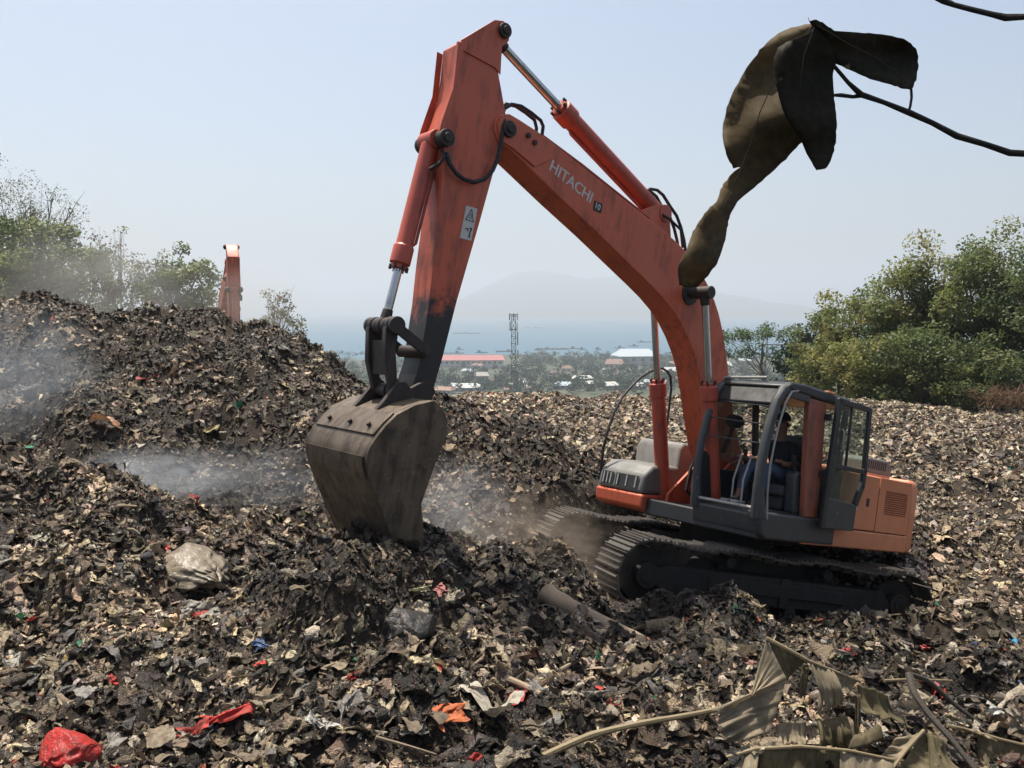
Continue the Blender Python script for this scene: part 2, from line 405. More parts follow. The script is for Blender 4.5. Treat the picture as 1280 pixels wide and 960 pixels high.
_hr = np.array([0, 40, 60, 120, 300, 600, 900, 1300, 1500, 2000, 4000.]); _hz = np.array([-14, -9.5, -12, -23, -43, -62, -72, -78, -82, -95, -130.])
def hill_h(x, y):
    r = np.hypot(x, y); z = np.interp(r, _hr, _hz)
    side = np.clip((x - 14) / 14, 0, 1) * np.clip(1 - (r - 75) / 90, 0, 1) + np.clip((-x - 10) / 12, 0, 1) * np.clip(1 - (r - 75) / 90, 0, 1)
    z = z + side * np.maximum(0, -6.2 - z) * 1.0
    z = z + fbm(x, y, 180, 3, 21) * np.clip((r - 80) / 300, 0, 1) * 9 * np.clip((1500 - r) / 400, 0, 1)
    z = z + 2.4 * fbm(x, y, 260, 2, 41) * np.clip((r - 1000) / 300, 0, 1)
    return z
def hill_mat():
    m, t, b = newmat('scrubland'); co = coords(t)
    n1 = noise(t, co, 0.02, 8, 0.7); n2 = noise(t, co, 0.3, 6, 0.7)
    r = ramp(t, n1, [(0.35, (0.028, 0.045, 0.02)), (0.5, (0.045, 0.06, 0.027)), (0.66, (0.10, 0.085, 0.06)), (0.8, (0.045, 0.06, 0.03))])
    r2 = ramp(t, n2, [(0.3, (0.6,) * 3), (0.75, (1.3,) * 3)])
    t.links.new(mixc(t, 1.0, r.outputs[0], r2.outputs[0], 'MULTIPLY'), b.inputs['Base Color']); b.inputs['Roughness'].default_value = 0.95
    return m
M['hill'] = hill_mat()
tag(polar_sheet('hillside', M['hill'], 38, 3000, 170, -78, 78, 240, hill_h), 'green hillside sloping down to the coastal town', kind='structure')

def sea_mat():
    m, t, b = newmat('sea_water'); co = coords(t)
    b.inputs['Base Color'].default_value = (0.03, 0.10, 0.15, 1); b.inputs['Roughness'].default_value = 0.4; b.inputs['Specular IOR Level'].default_value = 0.2
    n = noise(t, co, 0.06, 6, 0.65); bump(t, n, b, 0.5, 1.0)
    return m
M['sea'] = sea_mat()
mb = MB(); S = 21000
mb.add([(-S, 300, -80), (S, 300, -80), (S, S, -80), (-S, S, -80)], [(0, 1, 2, 3)])
tag(mb.build('sea', M['sea']), 'calm pale bay reaching the hazy horizon', kind='structure')

# far mountain across the bay
def mountain():
    nx, ny = 160, 26; X = np.linspace(-3060, 5100, nx); Y = np.linspace(7800, 10500, ny)
    XX, YY = np.meshgrid(X, Y, indexing='ij')
    prof = 1.7 * np.interp(XX / 1.7, [-1800, -900, -480, -170, 40, 210, 490, 770, 1050, 1540, 2100, 3000], [-90, -75, 10, 150, 245, 250, 215, 240, 170, 60, 0, -90])
    cr = np.clip(1 - np.abs(YY - 9000) / 1190, 0, 1) ** 0.8
    Z = (prof + 150) * cr - 150 + fbm(XX, YY, 850, 4, 5) * 90 * cr
    V = np.stack([XX, YY, Z], -1).reshape(-1, 3); i = np.arange(nx - 1)[:, None] * ny + np.arange(ny - 1)[None]
    F = np.stack([i, i + 1, i + ny + 1, i + ny], -1).reshape(-1, 4)[:, ::-1]
    return np_mesh('mountain', V, F, M['hill'], smooth=True)
tag(mountain(), 'faint blue twin peaked mountain across the bay', kind='structure')

# ------------------------------------------------------------------ loose rubbish: every scrap is geometry, joined by the tens of thousands
def proto_sheet(rings, seed):
    """a torn, curled rag of film: irregular outline, folds across it"""
    g = np.random.default_rng(seed); nr = {1: 6, 2: 8, 3: 10}[rings]
    pts = [(0., 0.)]
    ph = g.uniform(0, 6.28, 3); am = g.uniform(.05, .22, 3)
    for k in range(1, rings + 1):
        for j in range(nr):
            a = 2 * math.pi * (j + .5 * (k % 2)) / nr
            rad = .5 * k / rings * (1 + am[0] * math.sin(2 * a + ph[0]) + am[1] * math.sin(3 * a + ph[1]) + am[2] * math.sin(5 * a + ph[2])) * g.uniform(.85, 1.15)
            pts.append((rad * math.cos(a), rad * math.sin(a) * 1.0))
    P = np.array(pts); asp = g.uniform(.26, .8); x = P[:, 0]; y = P[:, 1] * asp; z = np.zeros(len(P))
    for k in range(3):
        a = g.uniform(0, math.pi); c = g.uniform(-.2, .2)
        z = z + g.uniform(.25, .75) * np.abs(x * math.cos(a) + y * math.sin(a) - c) * g.choice([-1, 1])
    cu = g.uniform(.8, 3.4); th = x * cu; z = np.cos(th) / cu + z; x = np.sin(th) / cu
    V = np.stack([x, y, z - z.mean()], -1) + g.normal(0, .03, (len(P), 3)); F = []
    for j in range(nr): F.append((0, 1 + j, 1 + (j + 1) % nr))
    for k in range(1, rings):
        o = 1 + (k - 1) * nr
        for j in range(nr):
            a, b, c, d = o + j, o + (j + 1) % nr, o + nr + (j + 1) % nr, o + nr + j
            F += [(a, d, b), (b, d, c)]
    return V, np.array(F)
def proto_lump(sub, seed, squash=0.55):
    g = np.random.default_rng(seed); bm = bmesh.new(); bmesh.ops.create_icosphere(bm, subdivisions=sub, radius=0.45)
    off = Vector(g.uniform(-50, 50, 3))
    V = np.array([v.co * (1 + 0.75 * mnoise.noise(v.co * 3.1 + off) + 0.35 * mnoise.noise(v.co * 7 + off)) for v in bm.verts])
    F = np.array([[v.index for v in f.verts] for f in bm.faces]); bm.free()
    V *= np.array([g.uniform(.9, 1.3), g.uniform(.6, 1), squash * g.uniform(.7, 1.2)]); V += g.normal(0, .03, V.shape)
    return V, F
def proto_strip(n, seed):
    g = np.random.default_rng(seed); t = np.linspace(-.5, .5, n)
    a = np.cumsum(g.normal(0, .5, n)); x = np.cumsum(np.cos(a)) / n * 1.1; z = np.cumsum(np.sin(a)) / n * .6; x -= x.mean(); z -= z.mean()
    wd = g.uniform(.05, .13) if n > 3 else g.uniform(.16, .3); tw = np.cumsum(g.normal(0, .35, n))
    A = np.stack([x, np.cos(tw) * wd, z + np.sin(tw) * wd], -1); B = np.stack([x, -np.cos(tw) * wd, z - np.sin(tw) * wd], -1)
    V = np.concatenate([A, B]); F = []
    for i in range(n - 1): F += [(i, i+1, n+i+1), (i, n+i+1, n+i)]
    return V, np.array(F)
PR_near = [proto_sheet(2, s) for s in range(4)] + [proto_sheet(2, 20 + s) for s in range(8)] + [proto_lump(1, 50 + s) for s in range(3)] + [proto_strip(8, 80 + s) for s in range(4)]
PW_near = np.array([.8] * 4 + [1.0] * 8 + [.15] * 3 + [2.2] * 4)
PR_mid = [proto_sheet(2, 100 + s) for s in range(2)] + [proto_sheet(1, 110 + s) for s in range(8)] + [proto_lump(1, 150 + s) for s in range(2)] + [proto_strip(4, 180 + s) for s in range(3)]
PW_mid = np.array([1.0] * 10 + [.04] * 2 + [1.9] * 3)
PR_far = [proto_strip(2, 200 + s) for s in range(8)]
PW_far = np.ones(8)

PAL = np.array([(.028,.022,.017),(.052,.040,.030),(.088,.070,.052),(.14,.112,.082),(.22,.175,.12),(.34,.275,.19),(.50,.42,.30),(.17,.155,.14),(.07,.066,.062),(.56,.51,.43),
                (.48,.05,.035),(.40,.13,.06),(.06,.11,.24),(.05,.24,.13),(.42,.32,.10)])
def palette_w(kind):
    base = {'dark':   [18,20,17,11,6,3,1.5,3,4,.8,.18,.15,.05,.05,.08],
            'near':   [9,11,11,12,14,15,14,4,3,8,.50,.35,.10,.12,.25],
            'mound':  [9,13,15,15,13,10,7,3,2,3.2,.15,.20,.03,.05,.06],
            'plain':  [2,3,6,11,18,20,17,7,2,12,.12,.10,.04,.05,.05]}[kind]
    p = np.array(base, float); return p / p.sum()
def scatter(name, label, P, size, protos, pw, kinds, flat=0.5):
    n = len(P); pi = rng.choice(len(protos), n, p=pw / pw.sum())
    ci = np.empty(n, int)
    for k in set(kinds):
        s = kinds == k; ci[s] = rng.choice(len(PAL), s.sum(), p=palette_w(k))
    if protos[0][0].shape[0] in (36, 49): ci = np.where(ci >= 10, ci % 7, ci)
    pat = np.exp(1.9 * vnoise(P[:, 0] / .33, P[:, 1] / .33, 91) + 1.2 * vnoise(P[:, 0] / 1.3, P[:, 1] / 1.3, 92))[:, None]
    pat = np.where((kinds == 'plain')[:, None], pat ** .45, pat)
    colr = PAL[ci] * np.where(ci[:, None] < 9, pat, 1) * rng.uniform(.7, 1.3, (n, 1)) * np.array([1.05, .97, .895]) * np.where((kinds == 'plain'), 1.55, np.where((kinds == 'near'), 1.25, 1.1))[:, None] * rng.uniform(.92, 1.08, (n, 3))
    # surface tilt + a lot of tumbling
    e = 0.12; gx = (height(P[:, 0] + e, P[:, 1]) - height(P[:, 0] - e, P[:, 1])) / (2 * e); gy = (height(P[:, 0], P[:, 1] + e) - height(P[:, 0], P[:, 1] - e)) / (2 * e)
    nz = np.stack([-gx, -gy, np.ones(n)], -1) + rng.normal(0, flat, (n, 3)); nz /= np.linalg.norm(nz, axis=1, keepdims=True)
    t = rng.normal(0, 1, (n, 3)); t -= nz * (t * nz).sum(1, keepdims=True); t /= np.linalg.norm(t, axis=1, keepdims=True)
    bt = np.cross(nz, t); Rm = np.stack([t, bt, nz], -1)
    Vs, Fs, Cs = [], [], []; off = 0
    for k, (V, F) in enumerate(protos):
        s = np.where(pi == k)[0]
        if not len(s): continue
        v = np.einsum('vj,nij->nvi', V, Rm[s]) * size[s][:, None, None] + P[s][:, None, :]
        f = F[None] + (np.arange(len(s)) * len(V))[:, None, None] + off
        Vs.append(v.reshape(-1, 3)); Fs.append(f.reshape(-1, 3)); Cs.append(np.repeat(colr[s], len(V), 0)); off += len(s) * len(V)
    o = np_mesh(name, np.concatenate(Vs), np.concatenate(Fs), M['scrap'], colors=np.concatenate(Cs), smooth=True)
    tag(o, label, 'rubbish', kind='stuff'); return o
def polar_points(n, r0, r1, a0, a1):
    r = np.sqrt(rng.uniform(r0 * r0, r1 * r1, n)); a = np.radians(rng.uniform(a0, a1, n))
    x, y = r * np.sin(a), r * np.cos(a); return x, y
def zones(x, y):
    r = np.hypot(x, y); b = vnoise(x / 1.6, y / 1.6, 77) + .5 * vnoise(x / .7, y / .7, 78)
    k = np.where(r < 9.5, np.where(b < -.2, 'dark', 'near'), 'mound').astype(object)
    az = np.degrees(np.arctan2(x, y)); z = height(x, y, False)
    pl = ((r > 18) & (az > -6)) | ((az > 17) & (r > 10.5) & (x > 4.6))
    k[pl] = np.where(b[pl] < -.22, 'near', 'plain')
    dk = (np.hypot(x - 1.0, y - 8.6) < 1.7) | (np.hypot(x + .9, y - 7.5) < 1.6)
    hp = (r > 11.5) & (r < 17.5) & (az > -7) & (az < 9)
    k[(dk & (rng.random(len(x)) < .93)) | (hp & (rng.random(len(x)) < .55))] = 'dark'
    return k
def rub(name, label, n, r0, r1, a0, a1, s0, s1, protos, pw, flat, keep=None, lift=0.25):
    x, y = polar_points(n, r0, r1, a0, a1)
    if keep is not None:
        k = keep(x, y); x, y = x[k], y[k]
    z = height(x, y); n = len(x)
    size = np.minimum(np.exp(rng.normal(math.log(s0), s1, n)), s0 * 2.2); z = z + (rng.random(n) ** 1.5) * size * lift - .03 * size
    scatter(name, label, np.stack([x, y, z], -1), size, protos, pw, zones(x, y), flat)
rub('foreground_rubbish', 'loose scraps of torn plastic and peel in the foreground', 50000, 3.6, 9.6, -37, 41, .074, .48, PR_near, PW_near, .32)
def proto_crumple(n, seed):
    g = np.random.default_rng(seed); u, v = np.meshgrid(np.linspace(0, 1, n), np.linspace(0, 1, n), indexing='ij'); asp = g.uniform(.4, .8)
    x, y, z = (u - .5), (v - .5) * asp, u * 0
    for f_, am in ((2.3, .34), (4.7, .2), (8.5, .1)):
        x = x + am * vnoise(u * f_ + seed, v * f_, seed); y = y + am * vnoise(u * f_ + seed, v * f_, seed + 3); z = z + am * 1.1 * vnoise(u * f_ + seed, v * f_, seed + 7)
    V = np.stack([x, y, z - z.mean()], -1).reshape(-1, 3); i = (np.arange(n - 1)[:, None] * n + np.arange(n - 1)[None]).ravel()
    return V, np.concatenate([np.stack([i, i + 1, i + n + 1], -1), np.stack([i, i + n + 1, i + n], -1)])
CR_near = [proto_crumple(7, 300 + s) for s in range(8)]; CR_mid = [proto_crumple(6, 400 + s) for s in range(8)]; CW = np.ones(8)
rub('matted_film', 'matted crumpled sheets of plastic film pressed into the foreground rubbish', 2400, 3.6, 9.6, -36, 36, .165, .36, CR_near, CW, .18, lift=.05)
rub('matted_film', 'matted sheets of plastic film on the mound and around the machine', 3000, 9.3, 22, -37, 38, .19, .34, CR_mid, CW, .15, lift=.0)
rub('heap_rubbish', 'brown scraps covering the mound and the ground around the machine', 86000, 9.3, 22, -37, 38, .105, .42, PR_mid, PW_mid, .32)
rub('distant_rubbish', 'bleached scraps on the flat tip behind the machine', 230000, 21, 47, -12, 41, .15, .4, PR_far, PW_far, .33, lift=.3)

def crinkle(m, scale, dist):
    t = m.node_tree; b = t.nodes['Principled BSDF']; co = coords(t)
    n1 = noise(t, co, scale, 4, .65, 1.2); n2 = noise(t, co, scale * 2.3, 3, .6, .8)
    ab = N(t, 'ShaderNodeMath', operation='SUBTRACT'); t.links.new(n1, ab.inputs[0]); ab.inputs[1].default_value = .5
    ab2 = N(t, 'ShaderNodeMath', operation='ABSOLUTE'); t.links.new(ab.outputs[0], ab2.inputs[0])
    ad = N(t, 'ShaderNodeMath', operation='MULTIPLY_ADD'); t.links.new(n2, ad.inputs[0]); ad.inputs[1].default_value = .3; t.links.new(ab2.outputs[0], ad.inputs[2])
    bump(t, ad.outputs[0], b, 1.0, dist)
crinkle(M['scrap'], 16, .11)

# ------------------------------------------------------------------ haze: the humid air over the bay
def haze_mat():
    m, t, b = newmat('humid_air'); t.nodes.remove(b)
    v = N(t, 'ShaderNodeVolumePrincipled'); v.inputs['Color'].default_value = (0.80, 0.90, 1.0, 1); v.inputs['Density'].default_value = 2.7e-4
    v.inputs['Anisotropy'].default_value = 0.25
    t.links.new(v.outputs[0], t.nodes['Material Output'].inputs['Volume']); return m
mb = MB(); mb.box((-22000, -600, -140), (22000, 22000, 520))
hz = mb.build('haze', haze_mat()); tag(hz, 'pale humid haze hanging over the whole bay', 'haze', kind='stuff')

# ------------------------------------------------------------------ the excavator (x forward, y to its left, z up from the ground under the slew ring)
YB = -0.05
def text_mesh(name, s, size, mat, parent, origin, xdir, up, depth=0.003, shear=0.0, squeeze=1.0):
    cu = bpy.data.curves.new(name, 'FONT'); cu.body = s; cu.size = size; cu.extrude = depth; cu.shear = shear; cu.resolution_u = 3
    cu.offset = size * 0.012
    tmp = bpy.data.objects.new(name + '_tmp', cu); col.objects.link(tmp)
    me = bpy.data.meshes.new_from_object(tmp.evaluated_get(bpy.context.evaluated_depsgraph_get()))
    bpy.data.objects.remove(tmp); bpy.data.curves.remove(cu); me.name = name
    x = Vector(xdir).normalized(); u = Vector(up); u = (u - x * u.dot(x)).normalized(); n = x.cross(u)
    Mx = Matrix((x * squeeze, u, n)).transposed().to_4x4(); Mx.translation = Vector(origin); me.transform(Mx)
    return link(name, me, mat, parent)

def hyd(parent, a, b, rb, rr, frac, name='hydraulic_cylinder', y=None):
    """cylinder from base pin a to rod pin b: barrel, gland, rod and end eyes"""
    a, b = Vector(a), Vector(b); d = (b - a).normalized(); L = (b - a).length; e = a + d * L * frac
    m = MB(); m.tube([a + d*0.05, e - d*0.24, e - d*0.22, e - d*0.05, e - d*.04, e], [rb, rb, rb*1.2, rb*1.2, rb*.92, rb*.92], 16)
    m.cyl(a - Vector((0, .12, 0)), a + Vector((0, .12, 0)), rb * 1.05)
    o = m.build(name, M['cyl_red'], parent, bevel=0.006)
    m = MB(); m.tube([e - d*.02, b - d*0.1], rr, 14); m.build('rod', M['chrome'], o, smooth=True)
    m = MB(); m.cyl(b - Vector((0, .11, 0)), b + Vector((0, .11, 0)), rr * 1.75); m.tube([b - d*.16, b], [rr*1.2, rr*1.5], 12); m.build('rod_eye', M['link_iron'], o, bevel=0.006)
    s = d.cross(Vector((0, 1, 0))).normalized() * (1 if name != 'boom_cylinder' else -1)
    m = MB(); p0 = a + d*.22 - s*(rb+.03); p1 = e - d*.3 - s*(rb+.03)
    m.tube([p0 + s*.03, p0, p1, p1 + d*.05 + s*.04], 0.016, 8); m.build('oil_pipe', M['cyl_red'], o, smooth=True)
    m = MB(); f0 = e - d*.03
    for k in range(6):
        an = k * math.pi / 3; q = Vector((0, 1, 0)) * math.cos(an) + s * math.sin(an); m.tube([f0 + q*rb*.95, f0 + q*rb*.95 + d*.05], .016, 6)
    m.build('gland_bolt', M['link_iron'], o)
    return o

def boom_unit(root):
    poly = [(4.97,4.97),(4.86,5.02),(4.72,5.01),(4.45,4.98),(3.75,4.84),(3.12,4.71),(2.5,4.59),(2.08,4.49),(1.83,4.41),(1.62,4.31),(1.45,4.21),(1.29,4.09),(1.14,3.95),(1.01,3.80),(0.88,3.60),(0.75,3.35),(0.5,2.8),(0.25,2.3),(0.03,2.0),(-0.03,1.86),(0.0,1.72),(0.1,1.62),(0.22,1.60),
            (0.48,1.74),(0.76,1.97),(0.95,2.36),(1.12,2.72),(1.27,3.01),(1.42,3.21),(1.58,3.38),(1.76,3.53),(1.95,3.65),(2.16,3.75),(2.42,3.85),(2.76,3.97),(3.38,4.19),(3.99,4.39),(4.53,4.58),(4.76,4.66),(4.94,4.69),(5.02,4.78),(5.03,4.89)]
    b = MB(); b.prism(poly, YB-.185, YB+.185)
    bo = b.build('boom', M['boom_red'], root, bevel=0.012)
    # welded side doubler at the nose and foot, pins, brackets
    m = MB(); m.prism([(4.98,4.95),(4.72,4.985),(4.30,4.93),(4.24,4.76),(4.44,4.60),(4.76,4.685),(4.94,4.71),(5.0,4.84)], YB+.185, YB+.203); m.build('nose_plate', M['boom_red'], bo, bevel=.004)
    m = MB(); m.cyl((4.86,YB-.24,4.85),(4.86,YB+.24,4.85), .085); m.cyl((4.86,YB-.26,4.85),(4.86,YB+.26,4.85), .045); m.build('nose_pin', M['link_iron'], bo, bevel=.006)
    m = MB(); m.cyl((1.66,YB-.52,3.92),(1.66,YB+.52,3.92), .07); m.cyl((1.66,YB-.2,3.92),(1.66,YB+.21,3.92), .15); m.build('lift_pin', M['link_iron'], bo, bevel=.006)
    m = MB(); m.cyl((0.15,YB-.3,1.78),(0.15,YB+.3,1.78), .13); m.build('foot_pin', M['link_iron'], bo, bevel=.006)
    for yy in (-.09, .09):
        m = MB(); m.prism([(2.75,4.60),(2.60,4.74),(2.36,4.88),(2.24,4.89),(2.16,4.80),(2.05,4.47)], YB+yy-.018, YB+yy+.018); m.build('cylinder_lug', M['boom_red'], bo, bevel=.004)
    # pipes along the top plate and loops of hose
    for yy in (.10, .145):
        m = MB(); m.tube([(4.36,YB+yy,4.98),(3.75,YB+yy,4.875),(3.12,YB+yy,4.745),(2.55,YB+yy,4.63)], .016, 7); m.build('pipe', M['cyl_red'], bo, smooth=True)
    for yy, dz in ((.13, 0), (.02, .03)):
        m = MB(); m.tube([(4.91,YB+yy,4.98),(4.90,YB+yy,5.07),(4.82,YB+yy,5.15+dz),(4.69,YB+yy,5.18+dz),(4.55,YB+yy,5.165+dz),(4.41,YB+yy,5.135+dz),(4.365,YB+yy,5.09),(4.36,YB+yy,4.97)], .02, 8); m.build('hose', M['rubber'], bo, smooth=True)
    for k, yy in enumerate((.06, -.05)):
        m = MB(); m.tube([(2.60,YB+yy,4.96),(2.52,YB+yy,5.02),(2.40,YB+yy,5.045),(2.28,YB+yy,5.02),(2.13,YB+yy,4.93-.02*k),(2.0,YB+yy+.02,4.84),(1.9,YB+yy+.03,4.72),(1.82,YB+yy+.04,4.58),(1.72,YB+yy+.05,4.35)], .02, 8); m.build('hose', M['rubber'], bo, smooth=True)
    m = MB(); m.tube([(2.30,YB+.11,4.76),(2.22,YB+.17,4.72),(2.02,YB+.2,4.64),(1.9,YB+.17,4.45)], .018, 8); m.build('hose', M['rubber'], bo, smooth=True)
    for p in ((4.60,4.88),(4.50,4.84)):
        m = MB(); m.cyl((p[0],YB+.2,p[1]),(p[0],YB+.225,p[1]), .028, 10); m.build('grease_bolt', M['link_iron'], bo)
    # lettering on the left face; text runs from the nose towards the foot
    xd = Vector((3.58-4.25, 0, 4.47-4.63)); up = Vector((-.22, 0, .97))
    text_mesh('lettering', 'HITACHI', 0.178, M['decal_white'], bo, (4.245, YB+.1865, 4.645), xd, up, squeeze=1.0)
    m = MB(); m.box((3.385, YB+.186, 4.425), (3.515, YB+.189, 4.535)); m.build('badge', M['decal_black'], bo)
    text_mesh('badge_text', '10', 0.10, M['decal_white'], bo, (3.51, YB+.191, 4.455), Vector((-1, 0, -.12)), up, squeeze=.95)
    # boom cylinders, arm cylinder
    for yy in (.42, -.42):
        c = hyd(root, (0.83, YB+yy, 1.22), (1.66, YB+yy, 3.92), .095, .045, .60, 'boom_cylinder')
    hyd(root, (2.24, YB, 4.79), (5.08, YB, 5.79), .105, .05, .655, 'arm_cylinder')
    return bo

def arm_unit(root):
    poly = [(5.56,5.48),(5.535,5.2),(5.525,4.95),(5.56,4.72),(5.585,4.6),(5.59,4.5),(5.55,4.38),(5.50,4.1),(5.46,3.72),(5.44,3.27),(5.41,2.9),(5.395,2.3),(5.43,2.1),(5.41,2.0),(5.34,1.95),(5.26,1.97),(5.20,2.05),(5.15,2.43),(5.10,2.98),(4.99,3.81),(4.92,4.4),(4.87,4.7),(4.89,5.0),(5.07,5.38),(5.10,5.66),(5.04,5.74),(5.04,5.84),(5.12,5.88),(5.22,5.84)]
    m = MB(); m.prism(poly, YB-.165, YB+.165); ao = m.build('arm', M['arm_red'], root, bevel=.012)
    m = MB(); m.prism([(5.05,5.36),(5.09,5.64),(5.02,5.73),(5.02,5.84),(5.12,5.90),(5.23,5.86),(5.575,5.49),(5.55,5.40),(5.13,5.40)], YB+.165, YB+.18); m.build('top_plate', M['arm_red'], ao, bevel=.004)
    for yy in (.19, -.19):
        m = MB(); m.prism([(5.61,5.46),(5.575,5.0),(5.64,4.62),(5.645,4.5),(5.58,4.42),(5.54,4.6),(5.505,5.0),(5.54,5.46)], YB+yy-.014-(.02 if yy > 0 else -.02), YB+yy+.0); m.build('rib', M['arm_red'], ao, bevel=.004)
    for (x, z, r, wd) in ((5.10,5.80,.075,.22),(5.57,4.49,.085,.24),(4.86,4.85,.10,.175),(5.335,2.03,.10,.22),(5.40,2.42,.06,.24)):
        m = MB(); m.cyl((x,YB-wd,z),(x,YB+wd,z), r); m.cyl((x,YB-wd-.02,z),(x,YB+wd+.02,z), r*.55); m.build('pin_boss', M['link_iron'], ao, bevel=.006)
    ha = YB + .165
    m = MB(); m.tube([(5.53,ha+.02,4.36),(5.49,ha+.05,4.26),(5.40,ha+.06,4.19),(5.30,ha+.06,4.165),(5.18,ha+.06,4.175),(5.06,ha+.06,4.25),(4.98,ha+.06,4.37),(4.945,ha+.06,4.5),(4.935,ha+.06,4.65),(4.93,ha+.04,4.8),(4.92,ha+.02,4.93),(4.91,ha-.02,5.0)], .022, 9); m.build('hose', M['rubber'], ao, smooth=True)
    m = MB(); m.tube([(5.56,ha-.02,4.38),(5.56,ha+.05,4.30),(5.60,ha+.05,4.22),(5.645,YB+.14,4.16)], .02, 8); m.build('hose', M['rubber'], ao, smooth=True)
    st = MB(); st.prism([(5.045,3.955),(5.185,3.945),(5.195,3.61),(5.055,3.62)], ha+.0005, ha+.0035); s_ = st.build('warning_sticker', M['decal_white'], ao)
    y1 = ha + .0055
    def line(pts, wd=.006):
        q = MB()
        for i in range(len(pts)-1): q.bar((pts[i][0], y1, pts[i][1]), (pts[i+1][0], y1, pts[i+1][1]), .002, wd)
        q.build('print', M['decal_black'], s_)
    line([(5.165,3.81),(5.115,3.93),(5.07,3.81),(5.165,3.81)], .007); line([(5.135,3.835),(5.115,3.885),(5.10,3.835),(5.135,3.835)], .004)
    line([(5.15,3.72),(5.12,3.725),(5.12,3.70)], .01); line([(5.105,3.735),(5.075,3.74),(5.09,3.70),(5.09,3.66)], .012); line([(5.10,3.66),(5.08,3.645)], .012)
    # bucket cylinder and linkage
    hyd(root, (5.61, YB, 4.49), (5.765, YB, 2.60), .085, .042, .70, 'bucket_cylinder')
    m = MB()
    for k in range(5): m.cyl((5.765, YB-.2+k*.083, 2.60), (5.765, YB-.2+k*.083+.066, 2.60), .085 if k % 2 == 0 else .076)
    for yy in (-.165, .165): m.prism([(5.68,2.60),(5.71,2.52),(5.70,2.35),(5.64,2.12),(5.50,2.00),(5.56,1.93),(5.68,1.99),(5.80,2.25),(5.85,2.55),(5.83,2.64)], YB+yy-.035, YB+yy+.035)
    m.prism([(5.70,2.47),(5.66,2.15),(5.73,2.13),(5.80,2.45)], YB-.15, YB+.15)
    ln = m.build('bucket_link', M['link_iron'], root, bevel=.008)
    m = MB()
    for k in range(5): m.cyl((5.60, YB-.24+k*.1, 2.0), (5.60, YB-.24+k*.1+.08, 2.0), .075 if k % 2 == 0 else .066)
    m.build('lower_pin', M['link_iron'], ln, bevel=.006)
    for yy in (-.235, .235):
        m = MB(); m.bar((5.80,YB+yy,2.60),(5.38,YB+yy,2.42), .04, .10); m.cyl((5.765,YB+yy-.025,2.60),(5.765,YB+yy+.025,2.60), .085); m.build('guide_link', M['link_iron'], root, bevel=.006)
    return ao

def bucket_unit(root):
    hw = .6; y0, y1 = YB-hw, YB+hw
    arc = [(5.29,1.80),(5.36,1.90),(5.47,1.96),(5.66,1.89),(5.83,1.78),(5.92,1.67),(5.99,1.56),(6.045,1.45),(6.055,1.37),(6.035,1.29),(5.98,1.18),(5.90,1.05),(5.78,.87),(5.66,.69),(5.56,.55),(5.46,.45),(5.36,.42)]
    inn = []
    for i, p in enumerate(arc):
        a = Vector(arc[max(i-1,0)]); b = Vector(arc[min(i+1,len(arc)-1)]); t = (b - a).normalized(); nrm = Vector((t.y, -t.x))
        c = Vector((5.6, 1.2)) - Vector(p)
        if nrm.dot(c) < 0: nrm = -nrm
        inn.append((p[0] + nrm.x*.03, p[1] + nrm.y*.03))
    root_b = MB(); root_b.prism(arc + inn[::-1], y0, y1); bo = root_b.build('bucket', M['bucket_steel'], root, bevel=.004)
    side = arc + [(5.31,.55),(5.34,.76),(5.42,1.02),(5.34,1.41),(5.27,1.66)]
    for yy in (y0 - .028, y1 + .002):
        m = MB(); m.prism(side, yy, yy+.026); m.build('side_plate', M['bucket_steel'], bo, bevel=.004)
    # wear bands across the back, rolled seam of each bent plate
    for i, j in ((4, 6), (8, 10)):
        pa, pb = Vector(arc[i]), Vector(arc[j]); pm = Vector(arc[(i+j)//2])
        def off(p, k):
            c = (p - Vector((5.55, 1.2))).normalized(); return (p.x + c.x*k, p.y + c.y*k)
        m = MB(); m.prism([off(pa,.001), off(pa,.020), off(pm,.022), off(pb,.020), off(pb,.001), off(pm,.002)], y0+.02, y1-.02); m.build('wear_plate', M['bucket_steel'], bo, bevel=.004)
    for yy in (-.36, .06, .42):
        for (x, z) in ((5.965,1.645),):
            m = MB(); c = (Vector((x, z)) - Vector((5.55,1.2))).normalized(); p = Vector((x, YB+yy, z)); m.cyl(p, p + Vector((c.x*.03, 0, c.y*.03)), .022, 8); m.build('plug', M['link_iron'], bo)
    for yy in (-.215, .215):
        for s in (-.0,):
            m = MB(); m.prism([(5.22,2.06),(5.27,2.14),(5.35,2.15),(5.43,2.10),(5.50,2.05),(5.57,2.10),(5.66,2.08),(5.70,1.99),(5.78,1.86),(5.93,1.66),(5.55,1.90),(5.30,1.83)], YB+yy-.03, YB+yy+.03); m.build('ear', M['link_iron'], bo, bevel=.006)
    for k in range(5):
        y = y0 + .1 + k*(2*hw-.2)/4
        m = MB(); m.add([(5.42,y-.06,.48),(5.42,y+.06,.48),(5.33,y+.06,.50),(5.33,y-.06,.50),(5.27,y-.03,.24),(5.27,y+.03,.24),(5.24,y+.03,.25),(5.24,y-.03,.25)],
                       [(0,1,2,3),(7,6,5,4),(0,4,5,1),(1,5,6,2),(2,6,7,3),(3,7,4,0)]); m.build('tooth', M['bucket_steel'], bo, bevel=.008)
    m = MB(); m.prism([(5.30,1.86),(5.36,1.90),(5.36,1.78),(5.29,1.74)], y0, y1); m.build('lip_bar', M['bucket_steel'], bo, bevel=.006)
    return bo

